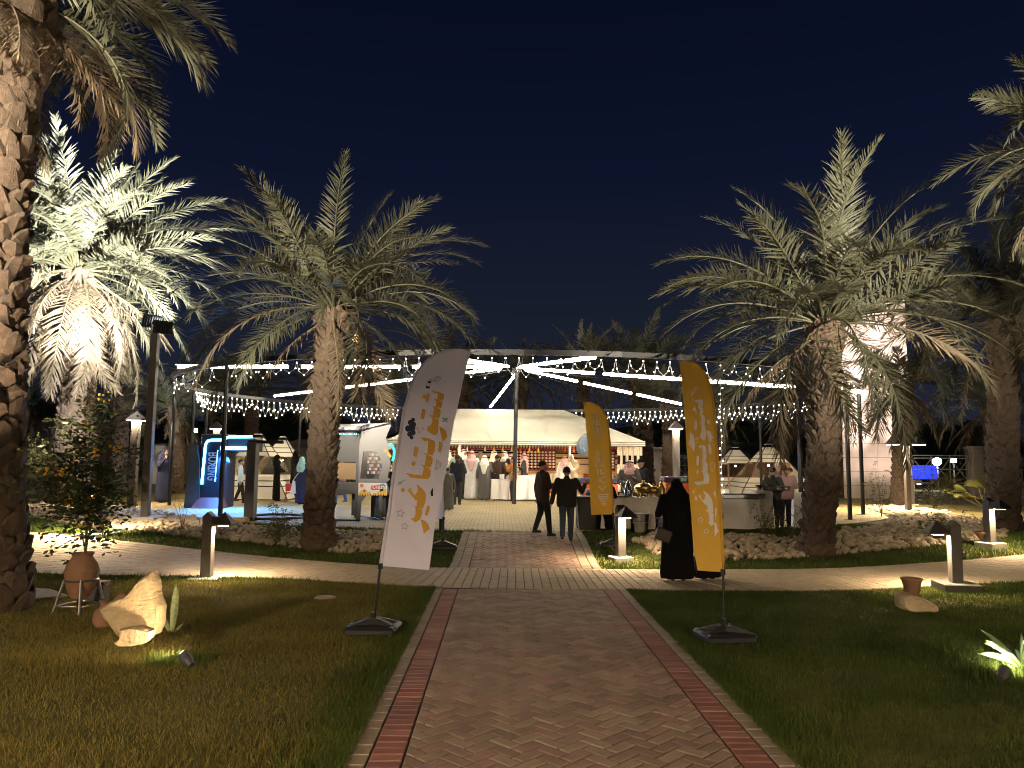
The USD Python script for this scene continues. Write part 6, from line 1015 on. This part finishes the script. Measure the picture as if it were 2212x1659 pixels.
bent = ((.05, .02, -.16), (-.02, .13, -.13)); hang = ((.045, -.02, -.165), (.06, .0, -.32)); raised = ((.07, .05, -.15), (.09, .14, -.02)); phone = ((.05, .03, -.165), (-.03, .15, -.16)); folded = ((.05, .03, -.15), (-.09, .10, -.12))
person('young man in dark brown shirt and black trousers strolling, turned right', 1172, 1160, 995, -1.15, 'suit', (hang, bent), .16, 'skin', 'brown', 'dark', cup=1)
person('man in black jacket and dark jeans seen from behind, one hand raised', 1224, 1172, 1008, -.12, 'suit', (((.055, -.03, -.165), (.085, -.02, -.32)), ((.085, .02, -.15), (.125, .11, -.05))), .20, 'skin', 'black', 'denim', wide=1.12)
wb_ = person('woman in black abaya with a handbag, seen from behind by the large yellow flag', 1464, 1257, 1036, .0, 'robe', (bent, bent), 0, 'skin', 'black_cloth', 'dark', 'hijab_back', 'black_cloth', wide=1.22)
hb = G(1464, 1257); put('handbag', 'dark brown handbag held by the woman in black abaya', 'handbag', [('bag', bx(-.12, .12, -.05, .05, 0, .19, .02).apply_transform(trimesh.transformations.euler_matrix(0, .35, 0)), mat('bag_leather', (.035, .026, .022), .5, .1)), ('strap', tube([(-.09, 0, .18), (-.05, 0, .33), (.05, 0, .33), (.09, 0, .17)], .008, 6), 'black_cloth')], (hb[0] - .26, hb[1] - .10, .62))
person('second woman in black abaya, mostly hidden by the large yellow flag', 1530, 1254, 1050, .3, 'robe', (bent, bent), 0, 'skin', 'black_cloth', 'dark', 'hijab_back', 'black_cloth', wide=1.15)
person('woman in long navy abaya by the blue-lit post, holding a cup', 350, 1087, 968, -2.0, 'robe', (phone, ((.05, .04, -.15), (.0, .12, -.02))), 0, 'skin', 'navy', 'dark', 'hijab', 'navy', cup=1)
person('child in pale blue hooded top and dark trousers walking before the teepee', 517, 1088, 992, -1.3, 'suit', (hang, hang), .18, 'skin', 'sky_hoodie', 'dark')
person('woman in black standing straight before the left teepees', 596, 1084, 983, -1.2, 'robe', (bent, phone), 0, 'skin', 'black_cloth', 'dark', 'hijab', 'black_cloth')
person('person in black hood behind the woman with a pale blue headscarf', 637, 1078, 974, -.8, 'robe', (bent, bent), 0, 'skin', 'black_cloth', 'dark', 'hijab_back', 'black_cloth', wide=1.25)
person('woman in navy dress and pale blue headscarf, seen from behind', 650, 1090, 987, -.5, 'robe', (hang, bent), 0, 'skin', 'navy', 'dark', 'hijab', 'aqua')
bp = G(634, 1090); put('cloth_bag', 'white cloth bag hanging at the side of the woman in the pale blue headscarf', 'bag', [('bag', hullp([(-.10, -.03, .0), (.10, -.03, .02), (.06, -.02, .42), (-.02, -.02, .46), (-.10, .03, .0), (.10, .03, .02), (.06, .02, .42), (-.02, .02, .46)]), 'paper'), ('strap', tube([(-.01, 0, .45), (.10, 0, .62), (.16, 0, .70)], .012, 5), 'paper')], (bp[0], bp[1] - .12, .62))
person('person in blue jeans behind the basketball machine', 735, 1090, 985, 2.6, 'suit', (bent, bent), .2, 'skin', 'mauve', 'jeans_blue')
person('young man in black jacket and grey trousers beside the thin black post', 987, 1092, 982, -.3, 'suit', (bent, phone), 0, 'skin_dark', 'black', 'green_black')
person('man in pale green robe and white headdress half hidden by the white flag', 967, 1078, 972, -.6, 'robe', (phone, phone), 0, 'skin', 'mint_robe', 'dark', 'shemagh', 'ghutra_white')
person('girl in grey dress half hidden behind the thin black post', 966, 1104, 1010, .4, 'robe', (hang, hang), 0, 'skin', 'grey_robe', 'dark', 'hair')
person('man in white robe with long red headscarf seen from behind', 1018, 1081, 974, -.15, 'robe', (bent, bent), .06, 'skin', 'white_robe', 'dark', 'shemagh', 'red_shemagh')
crowd = 'men gathered before the big tent'
person('man in dark grey cloak and white headdress behind the white-robed man', 1001, 1060, 971, -2.4, 'robe', (bent, bent), 0, 'skin', 'green_black', 'dark', 'shemagh', 'ghutra_white', Y=30.2, group=crowd)
person('man in grey robe with a long white headdress hanging down his back', 1046, 1071, 984, -.2, 'robe', (hang, bent), 0, 'skin', 'grey_robe', 'dark', 'shemagh', 'ghutra_white', Y=28.9, group=crowd)
person('man in brown hood between the white robe and the grey robe', 1038, 1060, 977, -1.0, 'robe', (bent, bent), 0, 'skin_dark', 'khaki_hood', 'dark', 'hood', 'khaki_hood', Y=30.4, group=crowd)
person('man in dark suit seen from behind at the left end of the tent table', 1073, 1066, 983, .05, 'suit', (hang, hang), 0, 'skin', 'brown', 'dark', Y=29.3, wide=1.2, group=crowd)
person('man in white headdress behind the man in the dark suit', 1067, 1060, 974, -1.0, 'robe', (bent, bent), 0, 'skin', 'grey_robe', 'dark', 'shemagh', 'ghutra_white', Y=31.0, group=crowd)
person('man in black jacket under a white headdress, facing the camera side', 1089, 1060, 975, 2.4, 'suit', (bent, bent), 0, 'skin', 'black', 'dark', 'shemagh', 'ghutra_white', Y=30.2, group=crowd)
person('man in rust-coloured vest leaning on a cane, drinking', 1108, 1066, 987, 1.2, 'suit', (((.05, .06, -.14), (-.03, .13, -.02)), ((.05, .05, -.14), (-.04, .15, -.01))), 0, 'skin', 'rust', 'dark', Y=28.7, wide=1.12, group=crowd)
cn = onground(*at(1097, 1066, 28.4)[:2]); put('cane', 'wooden cane leaning at the man in the rust-coloured vest', 'cane', [('shaft', cyl((0, 0, 0), (.10, 0, 1.0), .016, 8), 'wood'), ('grip', tube([(.10, 0, 1.0), (.11, 0, 1.06), (.16, 0, 1.09), (.20, 0, 1.05)], .018, 8), 'wood')], cn)
person('man in white robe and pink headscarf behind the man with the cane', 1103, 1060, 982, -.5, 'robe', (bent, bent), 0, 'skin', 'white_robe', 'dark', 'shemagh', 'pink_shemagh', Y=30.6, group=crowd)
person('man in dark green cloak and red headscarf standing right of the centre pole', 1131, 1064, 980, 1.6, 'robe', (folded, folded), 0, 'skin', 'green_black', 'dark', 'shemagh', 'red_shemagh', Y=29.8, group=crowd)
person('man in white robe and pink headscarf in the tent, seen from behind', 1220, 1062, 985, -.2, 'robe', (hang, ((.07, .05, -.14), (.14, .13, -.12))), 0, 'skin', 'white_robe', 'dark', 'shemagh', 'pink_shemagh', Y=31.0, group=crowd)
person('bearded man in beige robe and hood facing the camera in the tent', 1233, 1062, 982, 2.9, 'robe', (raised, bent), 0, 'skin', 'beige_robe', 'dark', 'hood', 'beige_robe', Y=31.8, group=crowd)
person('man in grey coat and pink headscarf looking at his phone behind the coffee table', 1360, 1120, 995, 2.95, 'robe', (((.05, .05, -.15), (-.01, .13, -.10)), phone), 0, 'skin', 'grey_robe', 'dark', 'shemagh', 'red_shemagh', Y=18.9, wide=1.1)
person('man in black with a black cap behind the coffee table, looking left', 1386, 1118, 992, 2.0, 'suit', (bent, bent), 0, 'skin', 'black', 'dark', 'cap', Y=19.5, wide=1.15)
person('woman in black bending behind the small yellow flag', 1308, 1149, 1034, -.4, 'robe', (bent, bent), 0, 'skin', 'black_cloth', 'dark', 'hijab_back', 'black_cloth', wide=1.35)
person('man in pinkish shirt and dark trousers seen from behind at the food counter', 1697, 1143, 1006, -.25, 'suit', (bent, bent), 0, 'skin', 'mauve', 'dark', wide=1.25)
person('man in dark green jacket left of the man in the pinkish shirt', 1672, 1143, 1010, -.5, 'suit', (bent, bent), 0, 'skin', 'green_black', 'dark')
person('person in yellow top beyond the man in the pinkish shirt', 1708, 1128, 1010, .8, 'suit', (bent, bent), 0, 'skin', 'cloth_yellow', 'dark')
person('man with a pale cap beyond the man in the pinkish shirt', 1684, 1128, 1000, 2.8, 'suit', (bent, bent), 0, 'skin', 'grey_robe', 'dark', 'cap', 'beige_robe')
